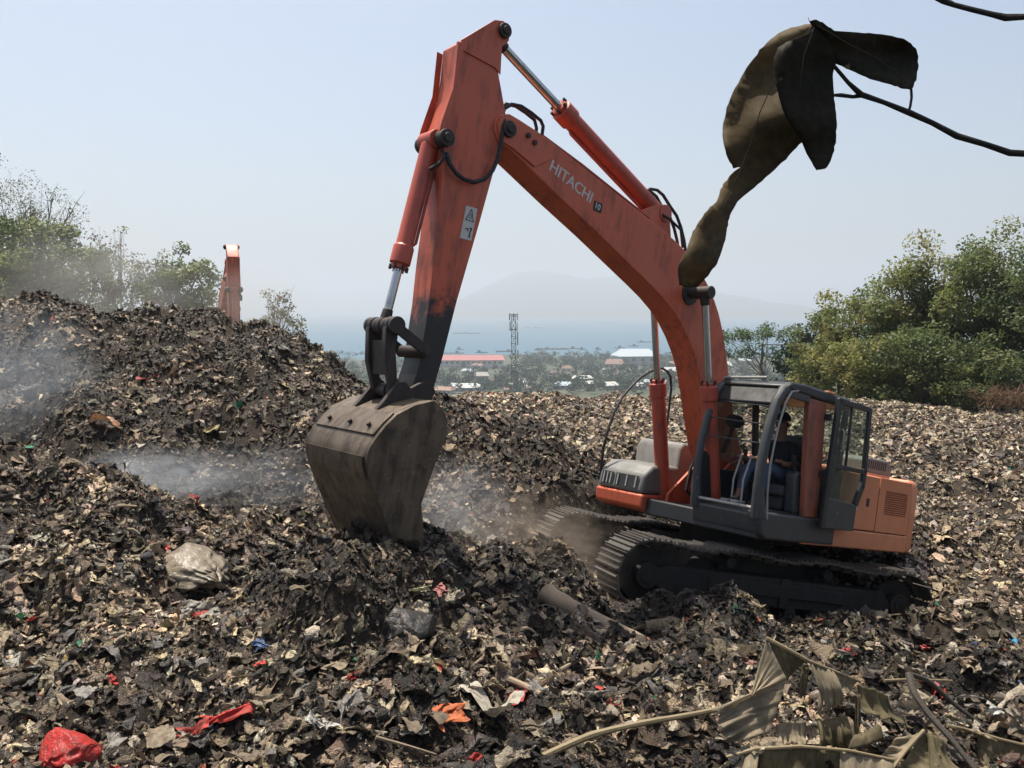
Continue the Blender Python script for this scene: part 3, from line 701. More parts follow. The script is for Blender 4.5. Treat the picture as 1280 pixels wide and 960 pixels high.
def upper_unit(root, full=True):
    # main frame rail, engine house panels, counterweight
    m = MB(); m.box((-2.40,-1.30,1.05),(1.24,1.30,1.26)); m.build('main_frame', M['black_frame'], root, bevel=.02)
    m = MB(); m.box((-2.42,1.303,1.045),(.36,1.345,1.285)); m.build('side_rail', M['house_orange'], root, bevel=.02, seg=3)
    m = MB(); m.box((-2.40,-1.31,1.27),(-.42,1.30,2.05)); ho = m.build('engine_house', M['house_orange'], root, bevel=.06, seg=3)
    m = MB(); m.box((-1.445,1.302,1.30),(-.44,1.335,2.04)); p1 = m.build('side_door', M['house_orange'], ho, bevel=.022, seg=3)
    # panel with louvre opening
    X0, X1, Z0, Z1 = -2.395, -1.462, 1.30, 2.04; a0, a1, c0, c1 = -2.30, -1.64, 1.55, 1.88
    m = MB(); m.box((X0,1.302,Z0),(X1,1.335,c0)); m.box((X0,1.302,c1),(X1,1.335,Z1)); m.box((X0,1.302,c0),(a0,1.335,c1)); m.box((a1,1.302,c0),(X1,1.335,c1)); p2 = m.build('side_door', M['house_orange'], ho)
    m = MB(); m.box((a0-.01,1.296,c0-.01),(a1+.01,1.303,c1+.01)); m.build('louvre_back', M['black_frame'], p2)
    for k in range(11):
        z = c0 + .017 + k*(c1-c0-.03)/10
        m = MB(); m.bar((a0+.002,1.322,z),(a1-.002,1.322,z), .026, .008, up=(0,1,.9)); m.build('louvre_slat', M['house_orange'], p2)
    m = MB(); m.box((-1.20,1.3365,1.62),(-1.13,1.341,1.73)); m.build('latch', M['decal_black'], p1)
    text_mesh('number', '200', 0.21, M['decal_white'], p1, (-.845, 1.3365, 1.325), Vector((-.22,0,1)), Vector((1,0,.22)), .0015)
    # counterweight with a rounded tail
    pl = [(-2.405,-1.33),(-2.405,1.335),(-2.62,1.33),(-2.76,1.22),(-2.85,.7),(-2.88,0),(-2.85,-.7),(-2.76,-1.22),(-2.62,-1.33)]
    m = MB(); n = len(pl); zz = [1.03, 1.10, 2.0, 2.09]; ins = [.05, 0, 0, .07]; v = []
    for z, k in zip(zz, ins):
        for (x, y) in pl: v.append((x + (k if x < -2.5 else 0), y*(1-k*.5), z))
    f = [(i*n+j, i*n+(j+1)%n, (i+1)*n+(j+1)%n, (i+1)*n+j) for i in range(3) for j in range(n)] + [tuple(range(n-1,-1,-1)), tuple(range(3*n, 4*n))]
    m.add(v, f); m.build('counterweight', M['house_orange'], root, bevel=.04, seg=3)
    # hood, exhaust cowl with slots
    m = MB(); m.box((-2.30,-.95,2.05),(-.9,1.05,2.10)); m.build('hood', M['house_orange'], ho, bevel=.02)
    m = MB(); m.prism([(-1.60,2.09),(-1.60,2.27),(-1.66,2.32),(-2.26,2.32),(-2.36,2.25),(-2.40,2.09)], .62, 1.02); cw = m.build('exhaust_cowl', M['grey_panel'], root, bevel=.03, seg=3)
    for k in range(9):
        m = MB(); x = -1.68 - k*.062; m.bar((x,1.0215,2.16),(x-.012,1.0215,2.275), .004, .026); m.build('slot', M['decal_black'], cw)
    m = MB(); m.tube([(-2.0,.3,2.1),(-2.0,.3,2.42),(-2.08,.3,2.5)], .05, 10); m.build('exhaust_pipe', M['link_iron'], root, smooth=True)
    # right side: tool box with a grey top, fuel tank, handrail
    m = MB(); m.prism([(-.35,1.27),(-.35,2.08),(.55,2.08),(.62,1.98),(.62,1.27)], -1.3, -.48); m.build('fuel_tank', M['grey_panel'], root, bevel=.04, seg=3)
    m = MB(); m.prism([(.60,1.05),(.60,1.33),(1.35,1.30),(1.33,1.12),(1.2,1.05)], -1.28, -.42); tb = m.build('tool_box', M['boom_red'], root, bevel=.03)
    m = MB(); m.prism([(.62,1.335),(.62,1.74),(1.16,1.70),(1.32,1.56),(1.345,1.305)], -1.27, -.44); m.build('box_cover', M['grey_panel'], tb, bevel=.05, seg=3)
    for (a, b) in ((-1.20,-.98),(-.94,-.52)):
        m = MB(); m.add([(1.3425,a,1.36),(1.3425,b,1.36),(1.329,b,1.53),(1.329,a,1.53)], [(0,1,2,3)]); m.v = [(x+.006,y,z) for x,y,z in m.v] ; m.build('step_recess', M['decal_black'], tb)
        m = MB()
        for k in range(3): m.bar((1.345-.004*k+.012, a+.05+k*(b-a-.1)/2, 1.37), (1.333-.004*k+.012, a+.05+k*(b-a-.1)/2, 1.52), .02, .015)
        m.build('step_tread', M['bare_grey'], tb)
    m = MB(); m.tube([(1.05,-1.3,1.16),(1.2,-1.29,1.26),(1.30,-1.27,1.45),(1.35,-1.25,1.83),(1.31,-1.25,2.1),(1.24,-1.25,2.36),(1.12,-1.25,2.6),(.96,-1.25,2.79),(.80,-1.25,2.94),(.64,-1.25,3.05),(.5,-1.25,3.12),(.37,-1.25,3.15),(.25,-1.25,3.13),(.16,-1.25,3.06),(.10,-1.25,2.9),(.08,-1.25,2.4),(.08,-1.25,2.06)], .019, 8)
    m.build('handrail', M['rubber'], root, smooth=True)
    # boom foot brackets and hoses in the well beside the cab
    for yy in (-.24, .24):
        m = MB(); m.prism([(-.3,1.26),(-.1,1.95),(.15,2.0),(.4,1.9),(1.0,1.36),(1.0,1.26)], YB+yy-.02, YB+yy+.02); m.build('boom_bracket', M['boom_red'], root, bevel=.006)
    for k in range(4):
        m = MB(); y = YB-.14+.09*k; m.tube([(.45,y,1.3),(.75,y,1.45+.05*k),(.72,y,1.75),(.55,y,2.0),(.35,y,1.95)], .022, 8); m.build('hose', M['rubber'], root, smooth=True)

def cab_unit(root):
    g, k = M['cab_grey'], M['black_frame']
    YR, YL = .36, 1.36
    m = MB(); m.prism([(-.38,1.275),(-.38,1.06),(1.14,1.06),(1.25,1.12),(1.31,1.34),(1.20,1.38),(-.38,1.38)], YR, YL-.002); cab = m.build('cab', g, root, bevel=.03, seg=3)
    Lp = [(1.27,1.30),(1.335,1.6),(1.355,1.9),(1.335,2.15),(1.29,2.42),(1.22,2.68),(1.12,2.83),(.98,2.90)]
    for y, r in ((YL-.06, .062), (YR+.045, .05)):
        m = MB(); m.tube([(x, y, z) for x, z in Lp], [r*1.5, r*1.15, r, r, r, r, r, r], 8); m.build('front_pillar', g, cab, bevel=.01)
    # door frame edge along the left front pillar
    m = MB(); m.tube([(x-.085, YL+.005, z+.0) for x, z in Lp[:-1]] + [(.9,YL+.005,2.86)], .013, 6); m.build('door_seal', M['bare_grey'], cab, smooth=True)
    # roof with a hatch and a front bar
    m = MB(); m.prism([(-.39,2.80),(-.42,2.88),(-.32,2.955),(.75,2.965),(1.02,2.945),(1.11,2.88),(1.06,2.84),(.6,2.83)], YR-.005, YL+.005); rf = m.build('roof', k, cab, bevel=.035, seg=3)
    m = MB(); m.box((.0,YR+.2,2.955),(.6,YL-.2,2.985)); m.build('hatch', k, rf, bevel=.012)
    m = MB(); m.tube([(1.02,YR+.02,2.965),(1.04,YL-.35,2.985)], .018, 7); m.tube([(1.04,YR+.02,2.96),(.55,YR+.02,2.985),(.35,YR+.05,2.98)], .014, 7); m.build('roof_rail', M['bare_grey'], rf, smooth=True)
    m = MB(); m.box((.08,YL-.05,2.94),(.24,YL+.012,2.972)); m.build('roof_patch', M['house_orange'], rf, bevel=.008)
    m = MB(); m.prism([(1.19,2.62),(1.21,2.66),(1.08,2.86),(.9,2.86),(1.10,2.70)], YR+.06, YL-.1); m.build('sun_visor', M['rubber'], cab, bevel=.01)
    # rear pillar (orange) beside the door opening, header above it
    m = MB(); m.prism([(.40,1.38),(.08,1.38),(.13,2.0),(.22,2.82),(.62,2.82),(.55,2.3),(.47,1.8)], YL-.075, YL-.004); m.build('rear_pillar', M['pillar_red'], cab, bevel=.012)
    m = MB(); m.box((.60,YL-.07,2.76),(1.12,YL-.006,2.85)); m.build('door_header', g, cab, bevel=.01)
    # right side: low wall, mid pillar, rear pillar; back wall with window
    m = MB(); m.prism([(-.38,1.38),(-.38,1.80),(.9,1.80),(1.24,2.0),(1.30,1.9),(1.27,1.38)], YR+.005, YR+.045); m.build('right_wall', k, cab, bevel=.006)
    m = MB(); m.bar((.10,YR+.035,1.80),(.33,YR+.035,2.85), .05, .10); m.build('right_pillar', k, cab, bevel=.01)
    for y in (YR+.03, YL-.05):
        m = MB(); m.bar((-.34,y,1.38),(-.34,y,2.85), .05, .09); m.build('back_pillar', g, cab, bevel=.012)
    m = MB(); m.box((-.375,YR+.05,1.38),(-.335,YL-.07,1.78)); m.build('back_wall', g, cab, bevel=.006)
    m = MB(); m.box((-.36,YR+.06,1.78),(-.352,YL-.08,2.82)); m.build('back_pane', M['glass'], cab)
    m = MB(); m.prism([(.40,1.82),(1.20,2.02),(1.30,2.1),(1.18,2.66),(1.06,2.82),(.58,2.82)], YR+.02, YR+.026); m.build('side_pane', M['glass'], cab)
    m = MB(); m.box((-.30,YR+.02,1.82),(.12,YR+.026,2.82)); m.build('side_pane', M['glass'], cab)
    # three guard rods across the windscreen
    for i, (x, z) in enumerate(((1.245,2.62),(1.30,2.40),(1.335,2.17))):
        m = MB(); m.tube([(x-.01,YR+.04,z+.02),(x+.005,.86,z-.0),(x-.01,YL-.05,z-.01)], .0085, 6); m.build('guard_rod', k, cab)
    m = MB(); m.tube([(1.30,YR+.09,1.405),(1.30,YL-.14,1.405)], .02, 6); m.tube([(1.22,YR+.1,1.41),(1.19,YL-.16,1.41)], .013, 6); m.build('sill_strip', M['bare_grey'], cab, smooth=True)
    m = MB(); m.box((-.36,YR+.05,1.383),(1.2,YL-.07,1.40)); m.build('floor_mat', M['rubber'], cab)
    # seat, consoles, levers, pedals, fan
    m = MB(); m.box((-.02,.62,1.58),(.50,1.10,1.72)); m.box((.02,.70,1.40),(.42,1.04,1.58)); se = m.build('seat', M['seat_cloth'], cab, bevel=.05, seg=3)
    m = MB(); m.prism([(.02,1.72),(-.12,2.36),(-.02,2.40),(.12,2.30),(.16,1.74)], .62, 1.10); m.build('backrest', M['seat_cloth'], se, bevel=.05, seg=3)
    for y0, y1 in ((.42,.58),(1.13,1.27)):
        m = MB(); m.prism([(-.05,1.40),(-.05,1.86),(.50,1.92),(.56,1.86),(.5,1.40)], y0, y1); cs = m.build('console', M['cab_grey'], cab, bevel=.025)
        m = MB(); yc = (y0+y1)/2; m.tube([(.48,yc,1.9),(.52,yc,2.0)], .025, 8); m.tube([(.52,yc,2.0),(.53,yc,2.06),(.54,yc,2.11)], [.02,.03,.024], 8); m.build('joystick', M['rubber'], cs, smooth=True)
    for y in (.72, .86):
        m = MB(); m.tube([(1.0,y,1.40),(1.02,y,1.7),(.93,y,1.98)], .013, 6); m.tube([(.93,y,1.98),(.92,y,2.02)], .022, 8); m.build('travel_lever', M['bare_grey'], cab, smooth=True)
        m = MB(); m.box((.98,y-.05,1.42),(1.16,y+.05,1.45)); m.build('pedal', M['bare_grey'], cab, bevel=.006)
    m = MB(); m.tube([(.93,YR+.08,2.0),(.9,YR+.14,2.25),(.93,YR+.18,2.38)], .03, 8); m.cyl((1.0,YR+.18,2.42),(.86,YR+.2,2.42), .085, 14); m.cyl((.9,YR+.2,2.42),(.80,YR+.21,2.42), .05, 12); m.build('fan', M['rubber'], cab, bevel=.01)
    # door swung right back along the engine house
    fx0, fx1, y = .13, -.74, 1.452
    outer = [(fx0,1.30),(fx0+.02,2.0),(.14,2.84),(.10,2.90),(-.60,2.90),(-.70,2.84),(fx1,2.12),(-.74,1.95),(-.69,1.74),(-.66,1.30),(-.62,1.26),(.08,1.26)]
    d = MB(); d.bar((fx0,y,1.27),(.10,y,2.90), .05, .10); d.bar((.14,y,2.87),(-.66,y,2.87), .05, .07); d.bar((-.66,y,2.90),(-.735,y,2.05), .05, .075); d.bar((-.735,y,2.10),(-.72,y,1.85), .05, .09)
    d.bar((-.725,y,1.9),(-.60,y,1.62), .05, .10); d.bar((.11,y,2.06),(-.70,y,2.06), .045, .06); d.bar((-.25,y,2.06),(-.22,y,2.86), .03, .03)
    do = d.build('door', k, cab, bevel=.008)
    m = MB(); m.prism([(fx0-.04,1.28),(-.62,1.28),(-.63,1.62),(fx0-.04,1.66)], y-.02, y+.022); m.build('lower_panel', g, do, bevel=.012)
    m = MB(); m.prism([(fx0-.03,2.08),(.07,2.85),(-.64,2.85),(-.71,2.10)], y-.004, y+.002); m.build('upper_pane', M['glass'], do)
    m = MB(); m.prism([(fx0-.03,1.66),(fx0-.03,2.04),(-.70,2.04),(-.70,1.88),(-.60,1.62)], y-.004, y+.002); m.build('lower_pane', M['glass'], do)
    m = MB(); m.tube([(-.02,y+.03,2.25),(-.02,y+.06,2.28),(-.0,y+.06,2.5),(.0,y+.03,2.53)], .012, 6); m.build('grab_handle', M['bare_grey'], do, smooth=True)
    for hx, hz_ in ((.16,1.9),(.20,2.6)):
        m = MB(); m.box((hx,YL,hz_),(hx+.04,1.44,hz_+.08)); m.build('hinge', k, do)
    return cab

def make_shoe():
    m = MB(); w2 = .3
    m.box((-.098,-w2,-.012),(.094,w2,.012))
    for x, h in ((-.075,.026),(-.005,.024),(.07,.026)): m.prism([(x-.012,.012),(x+.012,.012),(x+.006,.012+h),(x-.006,.012+h)], -w2, w2)
    m.box((-.07,-.10,-.07),(.07,-.05,-.012)); m.box((-.07,.05,-.07),(.07,.10,-.012))
    me = bpy.data.meshes.new('shoe'); me.from_pydata(m.v, [], m.f); me.materials.append(M['shoe_iron']); return me

def track_unit(root, y, shoe_me):
    """one crawler: side frame with rollers, idler, sprocket and its belt of shoes"""
    L, rr, zc = 1.80, .37, .44
    m = MB(); m.prism([(-1.75,.34),(-1.55,.58),(1.55,.58),(1.78,.50),(1.78,.40),(1.5,.24),(-1.6,.24)], y-.17, y+.17); m.box((-1.0,y+.17,.36),(1.0,y+.20,.52)); m.box((-.12,y+.15,.24),(.0,y+.205,.6))
    tr = m.build('crawler_track', M['track_iron'], root, bevel=.015)
    for x, nm, r in ((-L,'sprocket',.31),(L,'idler',.32)):
        m = MB(); m.cyl((x,y-.07,zc),(x,y+.07,zc), r, 28); m.cyl((x,y-.2,zc),(x,y+.2,zc), .15, 16); m.cyl((x,y+.0,zc),(x,y+.215,zc), .09, 12)
        if nm == 'sprocket':
            for k in range(21): a = k*2*math.pi/21; m.bar((x+math.cos(a)*.28,y,zc+math.sin(a)*.28),(x+math.cos(a)*.355,y,zc+math.sin(a)*.355), .08, .05)
        m.build(nm, M['track_iron'], tr, bevel=.008)
    for k in range(8):
        x = -1.32 + k*.378; m = MB(); m.cyl((x,y-.19,.185),(x,y+.19,.185), .085, 14); m.cyl((x,y-.21,.185),(x,y+.21,.185), .04, 10); m.build('roller', M['track_iron'], tr, bevel=.006)
    for x in (-.7, .7):
        m = MB(); m.cyl((x,y-.15,.70),(x,y+.15,.70), .07, 12); m.bar((x,y-.1,.56),(x,y-.1,.72), .06, .06); m.build('top_roller', M['track_iron'], tr, bevel=.006)
    per = 4*L + 2*math.pi*rr; n = 49
    def at(s):
        s %= per
        if s < 2*L:
            x = -L + s; sag = .045*math.sin(math.pi*s/(2*L)*3)**2; return x, zc+rr-sag, 0
        s -= 2*L
        if s < math.pi*rr: a = s/rr; return L+math.sin(a)*rr, zc+math.cos(a)*rr, a
        s -= math.pi*rr
        if s < 2*L: return L-s, zc-rr, math.pi
        s -= 2*L; a = s/rr; return -L-math.sin(a)*rr, zc-math.cos(a)*rr, math.pi+a
    for i in range(n):
        x, z, a = at(i*per/n)
        s = bpy.data.objects.new('shoe', shoe_me); col.objects.link(s); s.parent = tr
        s.location = (x + math.sin(a)*.05, y, z + math.cos(a)*.05); s.rotation_euler = (0, a, 0)
    return tr

exc = empty('excavator', mat=MACH)
tag(exc, 'large orange crawler excavator with its black bucket dug into the rubbish', 'excavator', 'excavators on the tip')
under = []
shoe_me = make_shoe()
for y in (1.15, -1.15):
    tr = track_unit(exc, y, shoe_me); tr.rotation_euler = (0, 0, TRACK_SWING); under.append(tr)
m = MB(); m.box((-.75,-.95,.42),(.75,.95,.80))
for sx in (-1, 1):
    for sy in (-1, 1): m.bar((sx*.4,sy*.5,.62),(sx*1.0,sy*1.05,.48), .3, .3, up=(0,0,1))
o = m.build('undercarriage', M['track_iron'], exc, bevel=.03); o.rotation_euler = (0, 0, TRACK_SWING)
m = MB(); m.cyl((0,0,.78),(0,0,1.06), .62, 32); m.build('slew_ring', M['track_iron'], exc, bevel=.01)
upper_unit(exc); cab_unit(exc); boom_unit(exc); arm_unit(exc); bucket_unit(exc)

# second machine behind the mound: same kind, seen end-on
def copy_tree(src, parent, skip=()):
    c = src.copy(); col.objects.link(c); c.parent = parent
    for ch in list(src.children):
        if ch.name.split('.')[0] not in skip: copy_tree(ch, c, skip)
    return c
top = W(292, 306, 24.5); f = Vector((-top.x, -top.y, 0)).normalized()
f = Matrix.Rotation(R_(5), 3, 'Z') @ f
org = Vector((top.x, top.y, top.z)) - f * 5.3 - Vector((0, 0, 5.86))
exc2 = empty('excavator', mat=Matrix.Translation(org) @ Matrix.Rotation(math.atan2(f.y, f.x), 4, 'Z'))
tag(exc2, 'distant orange excavator arm rising behind the dark rubbish mound', 'excavator', 'excavators on the tip')
for ch in list(exc.children):
    copy_tree(ch, exc2, skip=('shoe', 'print', 'gland_bolt', 'lettering', 'badge', 'badge_text', 'number', 'slot', 'louvre_slat'))

# ------------------------------------------------------------------ trees
def leaf_cloud(centres, radii, n_per, size, cols, flat=0.0, seed=0):
    """leaf-sized faces spread through clumps; returns V, F, colours"""
    g = np.random.default_rng(seed); Vs = []; Cs = []
    q = np.array([(-.5, 0, 0), (0, -.28, .05), (.5, 0, -.04), (0, .28, .05)])
    for c, r, n in zip(centres, radii, n_per):
        d = g.normal(0, 1, (n, 3)); d /= np.linalg.norm(d, axis=1, keepdims=True)
        p = d * (g.random((n, 1)) ** .45) * r; p[:, 2] *= .75
        P = p + c
        nz = d * .5 + g.normal(0, .7, (n, 3)) + np.array([0, 0, .5 + flat]); nz /= np.linalg.norm(nz, axis=1, keepdims=True)
        t = g.normal(0, 1, (n, 3)); t -= nz * (t * nz).sum(1, keepdims=True); t /= np.linalg.norm(t, axis=1, keepdims=True); b = np.cross(nz, t)
        Rm = np.stack([t, b, nz], -1); s = size * g.uniform(.6, 1.35, n)
        Vs.append((np.einsum('vj,nij->nvi', q, Rm) * s[:, None, None] + P[:, None]).reshape(-1, 3))
        base = cols[g.integers(len(cols))]
        cc = np.array(base) * g.uniform(.7, 1.3, (n, 1)) * g.uniform(.9, 1.1, (n, 3)); Cs.append(np.repeat(cc, 4, 0))
    V = np.concatenate(Vs); F = np.arange(len(V)).reshape(-1, 4); return V, F, np.concatenate(Cs)

def tree(name, label, base, h, cr, cols, n_leaf=4000, leaf=.2, clumps=42, squash=.8, density=1.0, bark='bark', group=None, shape='round', seed=1, low=.35, twigs=0):
    g = np.random.default_rng(seed); base = Vector(base)
    t = empty(name, base); tag(t, label, 'tree', group)
    m = MB(); lean = Vector((g.uniform(-.06, .06) * h, g.uniform(-.06, .06) * h, 0)); r0 = .025 * h + .05
    trunk = [lean * (k / 5) ** 1.4 + Vector((g.uniform(-.03, .03) * h * (k > 0), g.uniform(-.03, .03) * h * (k > 0), h * .72 * k / 5 - (.5 if k == 0 else 0))) for k in range(6)]
    m.tube(trunk, [r0 * (1.2 - .18 * k) for k in range(6)], 8)
    cs, rs = [], []
    cz = h * (low + (1 - low) * .5); hz_ = h * (1 - low) * .5
    for i in range(clumps):
        d = g.normal(0, 1, 3); d /= np.linalg.norm(d); rad = g.random() ** .4
        if shape == 'flat':
            a = g.uniform(0, 6.283); rr = cr * math.sqrt(g.random()); c = np.array([rr * math.cos(a), rr * math.sin(a), h * (.86 + .10 * g.random()) - .16 * h * (rr / cr) ** 2 - (h*.22 if g.random() < .25 else 0)]); r = cr * g.uniform(.13, .22)
        else:
            c = np.array([d[0] * cr * rad, d[1] * cr * rad, cz + d[2] * hz_ * rad * squash / .8]); r = cr * g.uniform(.2, .36)
        cs.append(c + np.array(lean)); rs.append(r)
    # limbs reach for the clumps
    for i in list(range(min(clumps, 16 + twigs))):
        k = 2 + i % 4; p = trunk[min(k, 5)]; q = Vector(cs[i]); mid = p.lerp(q, .5) + Vector((0, 0, -.06 * h if shape != 'flat' else -.03 * h)); rr = r0 * (.22 if twigs else .42) * (1 if i < 16 else .6)
        m.tube([p, p.lerp(mid, .55), mid.lerp(q, .35), q], [rr, rr * .8, rr * .55, rr * .2], 5)
        for j in range(9 if twigs else 1):
            e = q + Vector(g.normal(0, 1, 3)) * rs[i] * .5; a_ = mid.lerp(q, g.uniform(.3, .95)); k_ = a_.lerp(e, .5) + Vector(g.normal(0, 1, 3)) * rs[i] * .15
            m.tube([a_, k_, e], [rr * .28, rr * .16, .004], 4)
    m.build('trunk', M[bark], t, smooth=True)
    tot = sum(r ** 2 for r in rs); npc = [max(4, int(n_leaf * r ** 2 / tot * density)) for r in rs]
    V, F, Cc = leaf_cloud(cs, rs, npc, leaf, cols, .8 if shape == 'flat' else 0, seed)
    np_mesh('crown', V, F, M['leaf'], t, Cc)
    return t
G_yel = [(.29,.29,.09),(.24,.26,.085),(.32,.30,.11),(.18,.21,.07)]
G_mid = [(.14,.18,.065),(.17,.21,.075),(.22,.24,.09),(.11,.15,.06)]
G_drk = [(.022,.042,.022),(.03,.05,.026),(.038,.06,.028)]
G_dry = [(.15,.12,.075),(.12,.12,.06),(.09,.10,.05)]
def place(px, py_base, d): return W(px, py_base, d)
right_trees = [
    ('leafy_tree','lower yellowish tree at the left end of the right hand wood',1050,505,50,375,2.7,G_yel,4200,.26),
    ('leafy_tree','mid height bushy tree standing second from the dark tree',1108,507,49,348,3.2,G_mid,5200,.26),
    ('leafy_tree','tall full crowned tree in the middle of the right hand wood',1172,510,47,308,3.6,G_yel,6500,.26),
    ('leafy_tree','tall dense tree beside the right edge of the wood',1236,512,45,312,3.3,G_mid,6000,.25),
    ('leafy_tree','tallest tree cut by the right edge of the picture',1300,515,42,268,3.4,G_mid,5600,.24),
    ('leafy_tree','low bush with pale leaves in front of the wood',1085,508,45,420,2.2,G_yel,3000,.24),
    ('leafy_tree','broad low bush at the foot of the tall trees',1150,512,43,415,2.4,G_mid,3400,.24),
    ('leafy_tree','low green bush at the right foot of the wood',1222,515,41,425,2.2,G_mid,3200,.22)]
for i, (nm, lb, px, pb, d, pt, cr, cols, nl, lf) in enumerate(right_trees):
    b = place(px, pb + 14, d); h = (W(px, pt, d) - b).z
    tree(nm, lb, b, h, cr, cols, int(nl*2.9), lf*.8, 80, .95, seed=30 + i, group='trees of the right hand wood', low=.12)
b = place(1024, 520, 58); tree('dark_tree', 'dark blue green tree left of the sunlit wood', b, (W(1024, 405, 58) - b).z, 2.7, G_drk, 5200, .3, 40, .95, seed=51, low=.1)
b = place(1000, 520, 61); tree('dark_tree', 'low dark tree behind the cab roof', b, (W(1000, 425, 61) - b).z, 2.3, G_drk, 3600, .3, 34, .95, seed=52, low=.1)
b = place(953, 500, 88); tree('spreading_tree', 'airy flat topped tree standing alone right of the boom', b, (W(953, 403, 88) - b).z, 4.8, [(.07,.12,.04),(.09,.14,.05)], 2600, .34, 46, .5, shape='flat', seed=61, bark='bark_pale', twigs=20)
left_trees = [
    ('bare_tree','feathery half bare tree tallest at the left edge',38,400,46,205,3.1,[(.20,.20,.14),(.16,.17,.11)],4200,.14,'bark_pale',50,.2,24),
    ('leafy_tree','dense dark green tree under the half bare tree',20,400,44,283,3.0,G_mid,5200,.26,'bark',46,.1,0),
    ('leafy_tree','dense green tree right of the tall half bare tree',88,400,42,288,2.3,G_mid,4600,.25,'bark',42,.1,0),
    ('sparse_tree','thin see-through tree between two dense trees',150,405,40,292,1.9,G_dry+G_mid,1300,.18,'bark_pale',40,.15,20),
    ('sparse_tree','low thin tree left of the round crowned tree',192,405,40,318,1.5,G_dry+G_mid,1100,.18,'bark_pale',34,.1,16),
    ('leafy_tree','round crowned green tree left of the distant excavator arm',243,405,40,315,1.85,G_mid,3400,.23,'bark',40,.1,0),
    ('sparse_tree','small drooping tree right of the distant excavator arm',338,412,38,362,1.2,G_dry+G_mid,800,.18,'bark_pale',28,.1,12),
    ('leafy_tree','dark green tree at the very left edge',-40,400,40,275,2.6,G_mid,4200,.25,'bark',40,.1,0)]
for i, (nm, lb, px, pb, d, pt, cr, cols, nl, lf, bk, cl, low, tw) in enumerate(left_trees):
    b = place(px, pb + 70, d); b.z = -5.6; h = W(px, pt, d).z - b.z
    tree(nm, lb, b, h, cr*1.1, cols, int(nl*2.4), lf*.85, int(cl*1.4), .9, seed=70 + i, group='trees behind the mound', low=max(low, .35), bark=bk, twigs=tw)
# dry brush at the right edge of the tip
def brush(px, py, d, n, lab):
    b = W(px, py, d); t = MB(); g = np.random.default_rng(px)
    for k in range(n):
        a = g.uniform(0, 6.28); r = g.uniform(.3, 1.5); p0 = b + Vector((math.cos(a) * r * .9, math.sin(a) * r * .5, -.3)); p1 = p0 + Vector((g.normal(0, .5), g.normal(0, .4), g.uniform(.3, 1.1)))
        md = p0.lerp(p1, .5) + Vector((g.normal(0, .15), 0, .12)); t.tube([p0, md, p1], [.02, .015, .005], 4)
        for j in range(3): e = md + Vector((g.normal(0, .35), g.normal(0, .3), g.uniform(0, .45))); t.tube([md, e], [.010, .003], 3)
    o = t.build('dry_brush', M['dry']); tag(o, lab, 'brush', kind='stuff')
M['dry'] = simple_mat('dry', (0.14, 0.085, 0.05), 0.9, 8, 0.4, 0.2)
brush(1258, 500, 34, 80, 'tangled brown dry brush at the right end of the tip')

# ------------------------------------------------------------------ the town below, its trees, the mast, rafts on the bay
def on_hill(px, py):
    ds = np.linspace(250, 1600, 2500); a = (px - 640) / FPX; b_ = -(py - 480) / FPX
    X = a * ds; Y = (CP + b_ * SP) * ds; Z = (-SP + b_ * CP) * ds; g = hill_h(X, Y); i = int(np.argmax(Z < g))
    return Vector((X[i], Y[i], float(g[i]))), ds[i]
wall_m = [simple_mat('render_%d' % i, c, .9, .4, .15, 0) for i, c in enumerate([(.55,.53,.48),(.42,.40,.36),(.60,.50,.42),(.36,.40,.42)])]
roof_m = [simple_mat('roof_%d' % i, c, .8, .5, .25, 0) for i, c in enumerate([(.45,.45,.44),(.27,.17,.13),(.33,.30,.27),(.23,.15,.12),(.38,.43,.46),(.50,.49,.46)])]
M['pane_dark'] = simple_mat('pane_dark', (.05, .06, .07), .3, 1, .2, 0)
M['roof_pink'] = simple_mat('roof_pink', (.40, .17, .165), .8, .3, .15, 0)
def house(px, py, wpx, hpx, roof, wall, label, group='houses of the town below the tip', yaw=None, name='house', windows=4):
    p, d = on_hill(px, py); s = d / FPX; wd = wpx * s; ht = hpx * s * .62; dp = wd * .7; rh = hpx * s * .5
    t = empty(name, p); yaw = rng.uniform(-.5, .5) if yaw is None else yaw; t.rotation_euler = (0, 0, yaw); tag(t, label, 'house', group)
    m = MB(); m.box((-wd/2, -dp/2, -2), (wd/2, dp/2, ht)); m.build('wall', wall_m[wall], t)
    o_ = .06 * wd; m = MB(); m.add([(-wd/2-o_, -dp/2-o_, ht), (wd/2+o_, -dp/2-o_, ht), (wd/2+o_, dp/2+o_, ht), (-wd/2-o_, dp/2+o_, ht), (-wd*.4, 0, ht+rh), (wd*.4, 0, ht+rh)], [(0,1,5,4),(1,2,5),(2,3,4,5),(3,0,4),(3,2,1,0)])
    m.build('roof', roof_m[roof] if isinstance(roof, int) else roof, t)
    for k in range(windows):
        x = -wd/2 + wd*(k+.5)/windows; m = MB(); m.box((x-wd*.05, -dp/2-.05, ht*.4), (x+wd*.05, -dp/2+.02, ht*.78)); m.build('window', M['pane_dark'], t)
    return t
